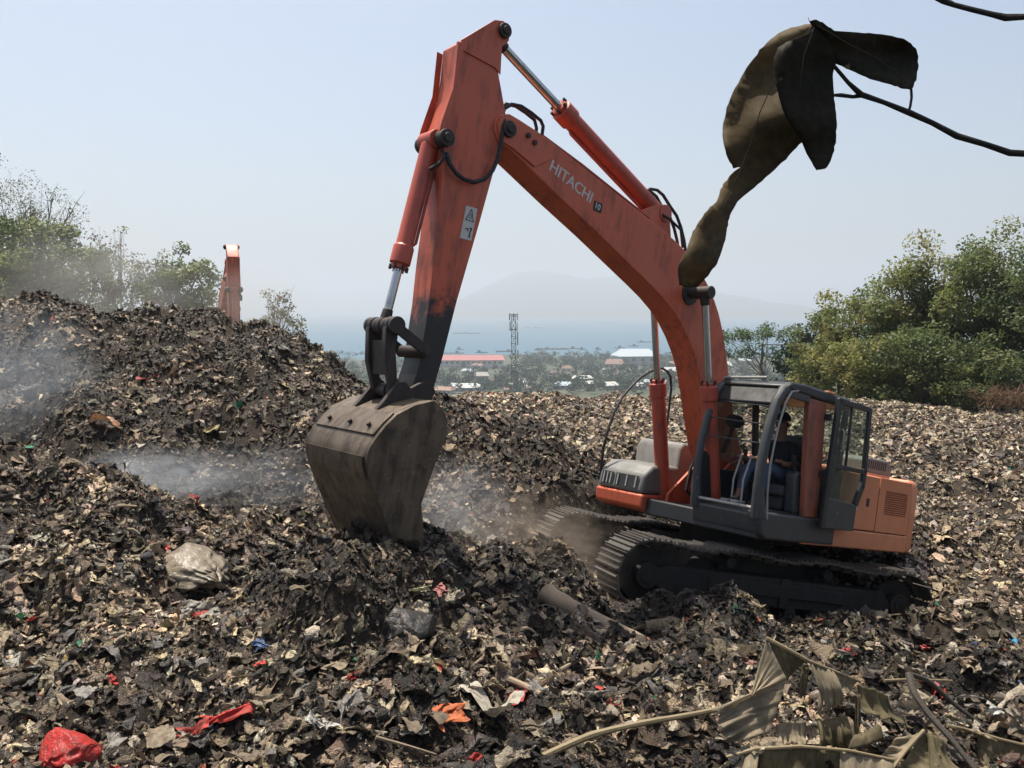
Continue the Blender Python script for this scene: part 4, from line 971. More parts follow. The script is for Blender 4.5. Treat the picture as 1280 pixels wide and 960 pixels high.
# landmarks of the town
p, d = on_hill(572, 458); t = empty('long_building', (p.x, p.y, p.z)); t.rotation_euler = (0, 0, R_(4)); tag(t, 'long pale building with a pink red roof left of the mast', 'building')
m = MB(); m.box((-56, -8, -4), (56, 8, 8)); m.build('wall', wall_m[0], t)
m = MB(); m.add([(-58,-10,8),(58,-10,8),(58,10,8),(-58,10,8),(-55,0,14),(55,0,14)], [(0,1,5,4),(1,2,5),(2,3,4,5),(3,0,4),(3,2,1,0)]); m.build('roof', M['roof_pink'], t)
for k in range(17):
    for z in (3.6,):
        m = MB(); x = -52 + k * 6.5; m.box((x-1.3,-8.1,z),(x+1.3,-7.95,z+2.6)); m.build('window', M['pane_dark'], t)
house(793, 455, 46, 17, 4, 3, 'large hall with a pale blue hipped roof near the shore', yaw=.15, name='hall')
house(768, 462, 22, 12, 3, 2, 'red brown roofed house left of the pale blue hall')
house(838, 470, 20, 10, 0, 0, 'white roofed house close to the far boom cylinder', yaw=.2)
house(728, 477, 24, 7, 5, 0, 'long white roofed shed in the middle of the town', yaw=.05)
house(763, 487, 17, 9, 5, 1, 'white gabled house just above the edge of the tip')
house(800, 487, 14, 8, 0, 1, 'small white roofed house right of the gabled one')
house(602, 475, 17, 9, 2, 2, 'reddish plain house left of the mast', yaw=.1)
house(583, 489, 36, 9, 0, 1, 'row house with a pale roof at the tip edge left of the mast', yaw=.1)
house(556, 492, 22, 8, 1, 1, 'brown roofed house beside the excavator arm')
house(706, 486, 24, 8, 4, 3, 'blue grey flat house right of the mast', yaw=0)
house(905, 462, 16, 9, 5, 0, 'white house glimpsed right of the boom')
house(930, 455, 14, 7, 4, 3, 'bluish roofed house under the flat topped tree')
rg = random.Random(5)
for k in range(34):
    px = rg.uniform(548, 850); py = rg.uniform(459, 492)
    house(px, py, rg.uniform(7, 13), rg.uniform(4.5, 7), rg.randrange(6), rg.randrange(4), 'small low house scattered among the trees of the town', 'scattered small houses of the town', windows=2)
# wood of the town: reads as one mass
def town_wood():
    cs, rs, npc = [], [], []; g = np.random.default_rng(8)
    for k in range(1100):
        px = g.uniform(380, 1000); py = 443 + 50 * g.random() ** 1.1
        if k < 90: px = g.uniform(655, 840); py = g.uniform(446, 458)
        if 545 < px < 640 and py < 463: continue
        p, d = on_hill(px, py)
        if d > 1500: continue
        r = g.uniform(3.2, 7.5); hh = g.uniform(2, 7)
        cs.append(np.array((p.x, p.y, p.z + hh))); rs.append(r); npc.append(55)
    V, F, Cc = leaf_cloud(cs, rs, npc, 2.3, [(.03,.052,.026),(.042,.065,.03),(.026,.045,.026),(.055,.075,.034)], 0, 3)
    o = np_mesh('town_wood', V, F, M['leaf_far'], None, Cc); tag(o, 'mass of trees between the houses down to the shore', 'wood', kind='stuff')
town_wood()
def palm(px, py, h, lab):
    p, d = on_hill(px, py); t = empty('palm_tree', p); tag(t, lab, 'palm', 'palms along the shore')
    m = MB(); m.tube([(0,0,-1),(.4,0,h*.5),(.2,0,h)], [.5,.4,.35], 5); m.build('trunk', M['bark'], t)
    m = MB(); g = random.Random(int(px))
    for k in range(13):
        a = k * .483 + g.random(); e = Vector((math.cos(a), math.sin(a), 0)); q = Vector((.2, 0, h)); m.add([q, q + e*2.4 + Vector((-e.y*.6, e.x*.6, 1.0)), q + e*4.6 + Vector((0,0,-1.0)), q + e*2.4 + Vector((e.y*.6, -e.x*.6, 1.0))], [(0,1,2,3)])
    m.build('crown', M['palm_green'], t)
M['palm_green'] = simple_mat('palm_green', (.05, .075, .03), .7, .4, .3, 0)
for k, (px, py, h) in enumerate([(665,453,13),(671,452,11),(678,451,14),(686,452,12),(690,451,17),(698,452,12),(712,452,11),(722,451,13),(730,452,12),(745,452,11),(783,450,14),(810,449,12),(823,449,13)]):
    palm(px, py, h, 'slim coconut palm on the skyline of the shore wood')

# lattice mast
tp = W(642, 393, 340); bz = float(hill_h(np.array([tp.x]), np.array([tp.y]))[0]); hm = tp.z - bz
mast = empty('radio_mast', (tp.x, tp.y, bz)); mast.scale = (.62, .62, 1); tag(mast, 'slender grey lattice radio mast rising from the town', 'mast')
M['mast'] = simple_mat('mast', (.17, .17, .17), .6, 1, .2, 0)
hw = lambda z: 2.1 - .75 * z / hm
for sx, sy in ((-1,-1),(1,-1),(1,1),(-1,1)):
    m = MB(); m.bar((sx*hw(0), sy*hw(0), -1), (sx*hw(hm), sy*hw(hm), hm), .42, .42); m.build('leg', M['mast'], mast)
nb = 15; m = MB()
for k in range(nb):
    z0, z1 = hm*k/nb, hm*(k+1)/nb; a, b_ = hw(z0), hw(z1)
    for s in (-1, 1):
        m.bar((-a, s*a, z0), (b_, s*b_, z1), .2, .2); m.bar((a, s*a, z0), (-b_, s*b_, z1), .2, .2); m.bar((s*a, -a, z0), (s*b_, b_, z1), .2, .2, up=(1,0,0)); m.bar((-a, s*a, z0), (a, s*a, z0), .2, .2); m.bar((s*a, -a, z0), (s*a, a, z0), .2, .2, up=(1,0,0))
m.build('bracing', M['mast'], mast)
for z in (hm - .3, hm * .86):
    m = MB(); r = 2.6; m.box((-r,-r,z),(r,r,z+.35)); m.build('platform', M['mast'], mast)
for k, (x, y, z, hh) in enumerate([(-2.7,-2.6,hm-2.5,3),(2.7,-2.6,hm-2.5,3),(0,-2.8,hm-2.6,3),(-2.4,-2.4,hm*.85,4),(2.4,-2.4,hm*.84,4),(2.8,-2.4,hm*.72,5.5),(3.0,-2.2,hm*.6,3.5),(-2.6,-2.4,hm*.45,4.5),(2.9,-2.4,hm*.42,6)]):
    m = MB(); m.box((x-.35,y-.25,z),(x+.35,y+.25,z+hh)); m.box((min(x,0)*.6,y+.1,z+hh*.5),(max(x,0)*.9+.1,y+.6,z+hh*.5+.2)); m.build('antenna', M['decal_white'] if k % 3 == 1 else M['mast'], mast)
for z, x in ((hm*.5, 2.6), (hm*.62, -2.3)):
    m = MB(); m.tube([(x,-2.3,z),(x,-2.7,z),(x,-3.0,z)], [.9,.9,.3], 14); m.build('dish', M['decal_white'], mast, smooth=True)

# fish pens and rafts on the bay
M['raft'] = simple_mat('raft', (.045, .05, .05), .9, .1, .2, 0)
for k, (px, py, wpx) in enumerate([(566,442,26),(602,441,14),(630,440,20),(575,437,9),(690,437,40),(672,438,8),(712,436,22),(728,437,10),(748,437,7),(775,435,14),(792,433,12),(583,417,34),(670,410,28),(758,404,22),(806,428,18),(470,447,14),(960,425,14)]):
    d = 80 / (SP + (py - 480) / FPX * CP) ; a = (px - 640) / FPX; s = d / FPX
    t = empty('fish_pen', (a * d, d, -80)); tag(t, 'thin dark floating fish pen on the pale bay', 'raft', 'fish pens on the bay')
    wd = wpx * s; g = random.Random(k); m = MB()
    for y in (0, wd * .5): m.box((-wd/2, y-1.2, -.3), (wd/2, y+1.2, .7 + .4*(k % 3)))
    for x in np.linspace(-wd/2, wd/2, 5): m.box((x-1.1, 1.25, -.3), (x+1.1, wd*.5-1.25, .66))
    m.build('walkway', M['raft'], t)
    m = MB(); x = g.uniform(-.3, .3) * wd; m.add([(x-3,-2,.8),(x+3,-2,.8),(x+3,3,.8),(x-3,3,.8),(x-3,.5,5),(x+3,.5,5)], [(0,1,5,4),(2,3,4,5),(1,2,5),(3,0,4)]); m.build('hut', M['raft'], t)

# ------------------------------------------------------------------ single pieces of rubbish one can point at
def lnoise(x, y, seed):
    """value noise with straight interpolation: its kinks are creases"""
    ix, iy = np.floor(x), np.floor(y); fx, fy = x - ix, y - iy
    a = _h(ix, iy, seed); b_ = _h(ix+1, iy, seed); c = _h(ix, iy+1, seed); d = _h(ix+1, iy+1, seed)
    return np.where(fx > fy, a + (b_ - a) * fx + (d - b_) * fy, a + (d - c) * fx + (c - a) * fy) - .5
def bag_mesh(name, seed, squash=.62, pleat=.5, n=34):
    """a half filled plastic bag: flat facets, sharp creases, pleats gathered into a frilled neck"""
    g = np.random.default_rng(seed); na, nb_ = n, int(n * .7)
    a, t = np.meshgrid(np.linspace(0, 2 * math.pi, na, endpoint=False), np.linspace(0.02, 1, nb_), indexing='ij')
    # profile from the bottom to belly, neck and frill
    prof = np.interp(t, [0, .12, .35, .6, .76, .84, .90, 1.0], [.03, .34, .52, .46, .26, .09, .07, .17]); zz = np.interp(t, [0, .12, .35, .6, .76, .84, .9, 1.0], [0, .02, .16, .36, .46, .50, .54, .62])
    npl = g.integers(8, 13); pl = np.interp(t, [0, .3, .6, .8, 1], [.02, .05, .14, .35, .5]) * pleat
    rad = prof * (1 + pl * (np.abs(np.sin(a * npl / 2 + 3 * lnoise(t * 3, a, seed))) * 2 - 1))
    x, y, z = rad * np.cos(a), rad * np.sin(a), zz
    # facets: cut by random planes
    for k in range(16):
        d = g.normal(0, 1, 3); d[2] = abs(d[2]) * .8; d /= np.linalg.norm(d); c = g.uniform(.26, .42); s = x * d[0] + y * d[1] + (z - .25) * d[2] - c; s = np.maximum(s, 0) * .8 * (t < .8)
        x, y, z = x - s * d[0], y - s * d[1], z - s * d[2]
    for f_, am in ((5, .10), (10, .065), (21, .035)):
        x = x + am * lnoise(a / 6.2832 * f_ % f_, t * f_ * .8, seed); y = y + am * lnoise(a / 6.2832 * f_, t * f_ * .8, seed + 5); z = z + am * lnoise(a / 6.2832 * f_, t * f_ * .8, seed + 9)
    # slump over
    ang = g.uniform(.9, 1.4); ca, sa = math.cos(ang), math.sin(ang); z0 = z - .2; x, z = x * ca + z0 * sa, (-x * sa + z0 * ca)
    z = z * squash; z = np.where(z < -.14, -.14 + (z + .14) * .3, z)
    V = np.stack([x, y * g.uniform(.75, 1), z], -1).reshape(-1, 3)
    i = (np.arange(na)[:, None] * nb_ + np.arange(nb_ - 1)[None]); j = ((np.arange(na) + 1) % na)[:, None] * nb_ + np.arange(nb_ - 1)[None]
    F = np.stack([i, j, j + 1, i + 1], -1).reshape(-1, 4)
    me = bpy.data.meshes.new(name); me.from_pydata(V.tolist(), [], F.tolist()); me.shade_smooth(); return me
def pleat_bag(name, seed, n=72, nb_=40, squash=.62):
    """a full, tied bag lying on its side: fine pleats run from the knot over the belly"""
    g = np.random.default_rng(seed); a, t = np.meshgrid(np.linspace(0, 2 * math.pi, n, endpoint=False), np.linspace(0.0, math.pi, nb_), indexing='ij')
    kx = np.sin(t); r = .5 * (1 + .55 * vnoise(np.cos(a) * 1.3 + 5 + seed, t * 1.4 + np.sin(a), seed) + .22 * vnoise(np.cos(a) * 3 + 9, t * 3 + np.sin(a) * 3, seed + 1))
    npl = int(g.integers(11, 16)); fall = np.clip(1.15 - t / 2.2, 0.08, 1)
    ph = 2.6 * vnoise(t * 1.2 + 3, np.sin(a) * 1.5 + 7, seed + 4) * 2
    r = r * (1 + .10 * fall * (1 - 2 * np.abs(np.sin(a * npl / 2 + ph))) + .05 * fall * (1 - 2 * np.abs(np.sin(a * npl * 1.31 + 1 - ph))) + .05 * lnoise(np.cos(a) * 4 + 20, t * 5 + np.sin(a) * 4, seed + 2))
    x = r * np.cos(t) * 1.15; y = r * kx * np.cos(a) ; z = r * kx * np.sin(a)
    nk = np.clip(1 - t / .28, 0, 1); x = x + nk * .10; y = y * (1 + nk * 1.6); z = z * (1 + nk * 1.6)
    for k in range(7):
        d = g.normal(0, 1, 3); d[2] = abs(d[2]); d /= np.linalg.norm(d); sft = np.maximum(x * d[0] + y * d[1] + z * d[2] - g.uniform(.28, .42), 0) * .7; x, y, z = x - sft * d[0], y - sft * d[1], z - sft * d[2]
    z = z * squash; z = np.where(z < -.17, -.17 + (z + .17) * .3, z)
    V = np.stack([x, y, z], -1).reshape(-1, 3); i = (np.arange(n)[:, None] * nb_ + np.arange(nb_ - 1)[None]); j = ((np.arange(n) + 1) % n)[:, None] * nb_ + np.arange(nb_ - 1)[None]
    F = np.stack([i, j, j + 1, i + 1], -1).reshape(-1, 4); me = bpy.data.meshes.new(name); me.from_pydata(V.tolist(), [], F.tolist()); me.shade_smooth(); return me
def crumple_mesh(name, seed, n=22, amp=.34, flat=.5):
    """a sheet crushed into a loose ball of folds"""
    u, v = np.meshgrid(np.linspace(0, 1, n), np.linspace(0, 1, n), indexing='ij'); x, y, z = (u - .5) * .75, (v - .5) * .5, u * 0
    for f_, am in ((2.2, 1.0), (4.6, .55), (9.3, .26), (17, .10)):
        x = x + amp * am * lnoise(u * f_ + seed, v * f_, seed); y = y + amp * am * lnoise(u * f_ + seed, v * f_, seed + 3); z = z + amp * am * lnoise(u * f_ + seed, v * f_, seed + 7)
    V = np.stack([x, y, (z - z.mean()) * flat * 2], -1).reshape(-1, 3); i = np.arange(n - 1)[:, None] * n + np.arange(n - 1)[None]
    F = np.stack([i, i + 1, i + n + 1, i + n], -1).reshape(-1, 4)
    me = bpy.data.meshes.new(name); me.from_pydata(V.tolist(), [], F.tolist()); me.shade_smooth(); return me
def rag_mesh(name, seed, nx=16, ny=12, asp=.55, amp=.12, curl=1.2, tear=.2):
    """a crumpled sheet: random folds, ragged outline"""
    g = np.random.default_rng(seed); u, v = np.meshgrid(np.linspace(-.5, .5, nx), np.linspace(-.5, .5, ny), indexing='ij')
    x = u * (1 + tear * vnoise(v * 5 + seed, u * 0 + 3, 1)); y = v * asp * (1 + 2 * tear * vnoise(u * 4 + seed, u * 0, 2)); z = np.zeros_like(x)
    for k in range(7):
        a = g.uniform(0, math.pi); c = g.uniform(-.35, .35); z += amp * g.uniform(.4, 1.4) * np.abs(x * math.cos(a) + y * math.sin(a) - c) * g.choice([-1, 1]) * 2
    z += amp * .9 * vnoise(x * 7 + seed, y * 7, 3) + amp * .5 * vnoise(x * 15 + seed, y * 15, 4); th = x * curl; x2 = np.sin(th) / curl; z = z + np.cos(th) / curl
    V = np.stack([x2, y, z - z.mean()], -1).reshape(-1, 3) + g.normal(0, .004, (nx * ny, 3))
    i = np.arange(nx - 1)[:, None] * ny + np.arange(ny - 1)[None]; F = np.stack([i, i + 1, i + ny + 1, i + ny], -1).reshape(-1, 4)
    me = bpy.data.meshes.new(name); me.from_pydata(V.tolist(), [], F.tolist()); me.shade_smooth(); return me
crinkle(M['film'], 5, .02)
BAGS = [pleat_bag('bag', s) for s in range(1, 7)]; LOWB = [crumple_mesh('bag', s, 20, .36, .5) for s in range(11, 17)] + [crumple_mesh('bag', 31, 20, .4, .4), crumple_mesh('bag', 32, 20, .3, .5)]
RAGS = [rag_mesh('rag', s, asp=a, amp=am, curl=c) for s, a, am, c in ((1,.5,.10,1.4),(2,.35,.13,2.0),(4,.28,.15,1.6))] + [crumple_mesh('rag', 41, 20, .26, .4), crumple_mesh('rag', 42, 20, .3, .35), crumple_mesh('rag', 43, 18, .22, .5)]
RAGS = [RAGS[0], RAGS[1], RAGS[3], RAGS[2], RAGS[4], RAGS[5]]
CRUMP = [crumple_mesh('bag', 60 + s, 30, .40, .42) for s in range(6)]
for me in BAGS + LOWB + RAGS + CRUMP: me.materials.append(M['film'])
def item(me, name, label, cat, px, py, size, colour, tilt=.35, lift=.12, group=None, cloth=False, seed=0, yaw=None, sc=(1, 1, 1)):
    p = ground_at(px, py); g = random.Random(seed + int(px * 7 + py)); d = (p.y * CP - p.z * SP)
    o = bpy.data.objects.new(name, me); col.objects.link(o); s = size * d / FPX
    o.scale = (s * sc[0], s * sc[1], s * sc[2]); o.rotation_euler = (g.uniform(-tilt, tilt) + .15, g.uniform(-tilt, tilt), g.uniform(0, 6.28) if yaw is None else yaw)
    o.location = p + Vector((0, 0, (lift + .06) * s)); o.color = (*colour, 1); tag(o, label, cat, group); o.pass_index = 1
    if cloth: o.material_slots[0].link = 'OBJECT'; o.material_slots[0].material = M['cloth']
    return o
CREAM, TAN, GREY, BRN, RED, ORG, BLK, WHT, BLU = (.42,.36,.26), (.27,.21,.135), (.20,.185,.165), (.13,.095,.062), (.55,.035,.028), (.50,.12,.035), (.03,.028,.027), (.62,.60,.54), (.10,.17,.36)
B, L_, R2 = BAGS, LOWB, RAGS
for a in [
    (B[0],'stuffed_bag','big grey brown tied bag lying on the left heap','bag',235,728,88,(.25,.20,.135),.12,.3,-.5),
    (B[1],'stuffed_bag','pale clear bag with dark contents below the big bag','bag',250,776,56,(.26,.24,.20),.3,.25,None),
    (B[2],'stuffed_bag','small tan bag touching the top of the big bag','bag',190,694,46,TAN,.3,.25,None),
    (B[3],'stuffed_bag','round beige bag half buried on the left slope','bag',55,705,40,TAN,.3,.2,None),
    (B[4],'stuffed_bag','pale bag at the left edge of the picture','bag',8,708,44,(.34,.31,.25),.3,.2,None),
    (B[5],'red_bag','bright red plastic bag at the lower left corner','bag',92,950,70,RED,.2,.3,None),
    (R2[4],'red_cloth','long strip of red cloth in the lower left','cloth',285,908,100,RED,.1,.05,.5),
    (R2[3],'red_cloth','torn dull red cloth left of the long red strip','cloth',238,926,52,(.42,.05,.035),.3,.2,.2),
    (B[1],'red_bag','small knotted red bag above the red cloth','bag',137,857,26,RED,.3,.2,None),
    (R2[2],'orange_cloth','orange red rag in the bottom middle','cloth',560,908,62,ORG,.25,.2,.3),
    (B[2],'red_bag','small red bag between grey rags in the middle foreground','bag',446,846,24,RED,.3,.2,None),
    (R2[0],'red_cloth','crumpled dark red rag right of the orange rag','cloth',650,880,40,(.40,.04,.035),.3,.2,None),
    (B[3],'red_bag','red scrap of bag standing at the bottom edge','bag',596,957,30,RED,.3,.2,None),
    (R2[4],'blue_wrapper','blue white printed wrapper in the left foreground','wrapper',327,815,34,BLU,.3,.2,None),
    (B[0],'cream_bag','cream bag right of the blue wrapper','bag',356,831,44,(.52,.44,.28),.3,.2,None),
    (R2[5],'red_cloth','small red rag between wrapper and cream bag','cloth',331,834,26,RED,.3,.1,None),
    (B[4],'black_bag','glossy black bag under the bright pile in the middle','bag',510,798,72,BLK,.15,.25,1.0),
    (L_[0],'cream_bag','yellowish bag on top of the bright pile in the middle','bag',525,752,34,(.55,.50,.30),.3,.3,None),
    (R2[2],'pink_wrapper','pink wrapper on top of the bright pile','wrapper',549,755,26,(.60,.22,.20),.3,.4,None),
    (L_[1],'cream_bag','cream bag at the right of the bright pile','bag',566,757,30,CREAM,.3,.3,None),
    (L_[2],'tan_bag','beige bag in front of the bright pile','bag',528,775,40,CREAM,.3,.2,None),
    (B[5],'cream_bag','long pale yellow bag in the middle foreground','bag',533,833,58,(.50,.42,.25),.2,.2,2.6),
    (B[2],'tan_bag','upright beige bag right of the long yellow bag','bag',588,806,50,(.33,.27,.18),.3,.3,None),
    (B[0],'tan_bag','round beige bag right of the upright one','bag',623,822,48,(.36,.29,.19),.3,.25,None),
    (R2[3],'striped_cloth','long pale cloth draped in the bottom middle','cloth',615,905,95,(.40,.36,.29),.3,.25,2.4),
    (B[3],'cream_bag','cream crumpled bag left of the orange rag','bag',480,878,44,(.45,.38,.26),.3,.2,None),
    (R2[4],'grey_sheet','wide grey sheet of film in the bottom left middle','film',437,898,62,GREY,.3,.25,None),
    (L_[3],'white_bag','white torn bag at the left of the grey sheet','bag',395,912,38,WHT,.3,.2,None),
    (R2[0],'tan_sheet','light brown flat sheet above the lower left corner','film',200,930,56,TAN,.2,.15,None),
    (B[1],'tan_bag','brown bag right of the long red strip','bag',322,908,46,(.27,.21,.14),.3,.25,None),
    (R2[2],'pink_wrapper','white and red printed wrapper beside the brown bag','wrapper',351,914,24,(.62,.36,.34),.3,.2,None),
    (L_[4],'white_bag','white bag at the left edge of the lower foreground','bag',12,843,46,(.45,.42,.36),.3,.2,None),
    (B[4],'tan_bag','cream bag in the left foreground','bag',65,830,50,(.38,.32,.22),.3,.2,None),
    (R2[5],'green_scrap','small green scrap on the crest of the left heap','film',35,566,18,(.05,.32,.17),.3,.3,None),
    (R2[3],'green_scrap','green strip on the left heap','film',27,778,20,(.05,.28,.14),.3,.3,None),
    (R2[1],'orange_sheet','flat orange brown sheet on the slope of the mound','film',128,538,42,(.42,.20,.09),.15,.2,.1),
    (R2[4],'straw_bundle','pale straw coloured bundle at the foot of the mound','straw',262,548,40,(.40,.33,.17),.2,.2,.2),
    (L_[5],'white_bag','pale bag on the upper mound','bag',356,440,18,WHT,.3,.2,None),
    (L_[0],'white_bag','pale bag in the smoke at the left of the mound','bag',38,492,24,WHT,.3,.2,None),
    (R2[2],'red_cloth','dark red rag half way up the mound','cloth',178,482,26,(.36,.05,.05),.3,.2,None),
    (R2[0],'pink_wrapper','pink wrapper right of the dead leaves','wrapper',1161,861,22,(.60,.16,.16),.3,.2,None),
    (L_[1],'red_bag','red scrap beside the dark frond','bag',1175,872,24,RED,.3,.2,None),
    (B[2],'tan_bag','long beige bag at the right of the foreground','bag',1218,832,40,(.38,.28,.18),.3,.2,None),
    (R2[4],'white_bag','white crumpled film near the lower right edge','film',1248,902,48,WHT,.3,.2,None),
    (R2[5],'blue_wrapper','bright blue scrap near the right edge','wrapper',1270,808,18,(.04,.30,.50),.3,.2,None),
    (L_[2],'red_bag','red scrap left of the beige bag on the right','bag',1157,819,18,(.55,.10,.09),.3,.2,None),
    (L_[3],'red_bag','small red bag above the dead leaves','bag',1064,822,18,(.48,.06,.06),.3,.2,None),
    (R2[3],'red_cloth','dark red rag near the left end of the cane','cloth',766,893,26,(.40,.04,.035),.3,.25,None),
    (R2[0],'red_cloth','small red rag above the cane','cloth',746,866,16,RED,.3,.2,None),
    (L_[4],'tan_bag','pale crumpled bag left of the dead leaves','bag',933,826,44,(.36,.29,.20),.3,.2,None),
    (L_[5],'pink_wrapper','pinkish wrapper below the pale crumpled bag','wrapper',936,836,26,(.45,.22,.17),.3,.2,None)]:
    me, nm, lb, ct, px, py, sz, cl, ti, li, yw = a
    if me in BAGS and sz < 60: me = CRUMP[BAGS.index(me)]; sz *= 1.15; li = .02
    elif me in BAGS: li = .1
    item(me, nm, lb, ct, px, py, sz, cl, ti, li, yaw=yw, cloth=(ct in ('cloth', 'straw')), sc=(1.15, .45, .7) if lb.startswith('long strip') else (1, 1, 1))
# crumpled bags and rags of the foreground that nothing tells apart
rg = random.Random(21)
fam = [('beige_bag', 'weathered beige plastic bag crumpled among the foreground scraps', 'bag', 'weathered beige bags', LOWB[:6], [CREAM, (.34,.28,.19), (.30,.25,.18)], 70),
       ('brown_rag', 'brown soiled rag lying among the foreground scraps', 'rag', 'brown soiled rags', RAGS, [BRN, (.18,.135,.09), TAN], 95),
       ('grey_film', 'dull grey sheet of plastic film in the foreground', 'film', 'dull grey film sheets', RAGS, [GREY, (.15,.14,.13), (.26,.245,.22)], 70),
       ('dark_bag', 'dark brown crumpled bag in the foreground rubbish', 'bag', 'dark crumpled bags', LOWB, [(.055,.042,.032), (.09,.066,.046), (.04,.036,.034)], 70)]
for nm, lb, ct, gp, mes, cols, n in fam:
    for k in range(n):
        py = 700 + 258 * rg.random() ** .8; px = rg.uniform(5, 1275)
        if px > 720 and py < 795: py = rg.uniform(800, 955)
        sz = rg.uniform(22, 46) * (.65 + .5 * (py - 700) / 260); c = rg.choice(cols); f_ = rg.uniform(.75, 1.25)
        item(rg.choice(mes), nm, lb, ct, px, py, sz, tuple(x * f_ for x in c), .5, rg.uniform(.05, .25), gp, cloth=(ct == 'rag'), seed=k, sc=(1, rg.uniform(.6, 1.0), rg.uniform(.7, 1.1)))

# sticks, log, cane
def stick(name, label, cat, pts, r, mat, n=8, knots=False):
    P = [Vector(p) for p in pts]; Q = []
    for i in range(len(P) - 1):
        for k in range(5): Q.append(P[i].lerp(P[i+1], k / 5))
    Q.append(P[-1])
    for it in range(2): Q = [Q[0]] + [(Q[i-1] + Q[i] * 2 + Q[i+1]) / 4 for i in range(1, len(Q) - 1)] + [Q[-1]]
    rr = [r * (1 - .35 * i / len(Q)) * (1 + .12 * mnoise.noise(q * 9)) * (1.15 if knots and i % 7 == 3 else 1) for i, q in enumerate(Q)]
    m = MB(); m.tube(Q, rr, n); o = m.build(name, mat, smooth=True); return tag(o, label, cat)
def up(px, py, dz=.05): p = ground_at(px, py); return p + Vector((0, 0, dz))
lg = [ground_at(690, 752), ground_at(735, 780), ground_at(775, 800)]
d0 = 7.4
logo = stick('log', 'weathered log sloping down beside the front of the crawler track', 'log', [W(683,742,7.62), W(705,756,7.45), W(735,772,7.32), W(770,788,7.25), W(803,803,7.3)], .10, M['log'], 12)
for s_ in ((688,748,7.7),):
    m = MB(); b0 = W(*s_); m.tube([b0, b0 + Vector((-.02,0,.09)), b0 + Vector((.03,0,.17))], [.025,.02,.012], 6); m.build('branch_stub', M['log'], logo, smooth=True)
stick('cane', 'long curved pale cane lying across the lower foreground', 'stick', [W(640,966,4.72), W(690,940,4.85), W(740,918,4.95), W(800,904,5.0), W(860,894,5.05), W(910,884,5.1)], .024, M['cane'], 8, True)
stick('stick', 'short dark plank pointing right in the middle foreground', 'stick', [up(632,856,.05), up(655,868,.06), up(676,878,.04)], .026, M['log'])
stick('stick', 'thin twig lying in the lower middle foreground', 'stick', [up(470,938,.06), up(505,948,.07), up(545,955,.05)], .012, M['log'])
stick('stick', 'pale straight stick right of the dark frond', 'stick', [W(1105,851,5.9), W(1140,849,6.0), W(1190,851,6.1)], .012, M['cane'])
stick('dark_frond', 'dark curved frond stalk bent over right of the dead leaves', 'frond', [W(1136,842,5.3), W(1142,866,5.2), W(1160,892,5.1), W(1190,925,4.95), W(1222,966,4.8)], .026, M['dark_frond'])
stick('dark_frond', 'thin dark frond stalk running to the right edge of the leaves', 'frond', [W(1138,843,5.32), W(1160,850,5.4), W(1190,878,5.4), W(1225,905,5.35), W(1250,918,5.3)], .018, M['dark_frond'])
for k, (a, b) in enumerate((((652,796),(668,800)),((160,672),(175,676)),((148,640),(172,643)),((700,846),(722,838)))):
    stick('stick', ['short grey lath on the dark rubbish above the pale bags', 'thin stick on the crest of the left heap', 'dark stick jutting from the left heap into the smoke', 'short pale stick right of the beige bags'][k], 'stick', [up(*a, .05), up((a[0]+b[0])/2, (a[1]+b[1])/2, .07), up(*b, .05)], .016, M['log'])

# ------------------------------------------------------------------ dead banana leaves in the right foreground
def leaf_mat(name, c0, c1, c2, sc, bs=.5, bd=.01):
    m, t, b = newmat(name); co = coords(t, 'UV'); mp = N(t, 'ShaderNodeMapping'); mp.inputs['Scale'].default_value = sc; t.links.new(co, mp.inputs[0])
    n = noise(t, mp.outputs[0], 3.0, 6, .65, .2); n2 = noise(t, coords(t), 5, 5, .6)
    r = ramp(t, n, [(.3, c0), (.55, c1), (.75, c2)]); r2 = ramp(t, n2, [(.35, (.6,) * 3), (.7, (1.1,) * 3)])
    c = mixc(t, 1.0, r.outputs[0], r2.outputs[0], 'MULTIPLY'); t.links.new(c, b.inputs['Base Color']); b.inputs['Roughness'].default_value = .7; b.inputs['Specular IOR Level'].default_value = .2
    bump(t, n, b, bs, bd)
    tl = N(t, 'ShaderNodeBsdfTranslucent'); t.links.new(c, tl.inputs[0]); mx = N(t, 'ShaderNodeMixShader'); mx.inputs[0].default_value = .5
    t.links.new(b.outputs[0], mx.inputs[1]); t.links.new(tl.outputs[0], mx.inputs[2]); t.links.new(mx.outputs[0], t.nodes['Material Output'].inputs[0]); return m
M['dead_leaf'] = leaf_mat('dead_leaf', (.28,.22,.14), (.52,.44,.31), (.68,.60,.46), (1.5, 26, 1))
M['dead_leaf_olive'] = leaf_mat('dead_leaf_olive', (.14,.115,.065), (.27,.225,.13), (.38,.32,.20), (1.5, 24, 1))
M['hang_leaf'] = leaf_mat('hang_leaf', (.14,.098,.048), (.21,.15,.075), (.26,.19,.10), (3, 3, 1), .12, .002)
M['hang_leaf_dark'] = leaf_mat('hang_leaf_dark', (.05,.042,.028), (.075,.062,.042), (.10,.082,.055), (3, 3, 1), .12, .002)
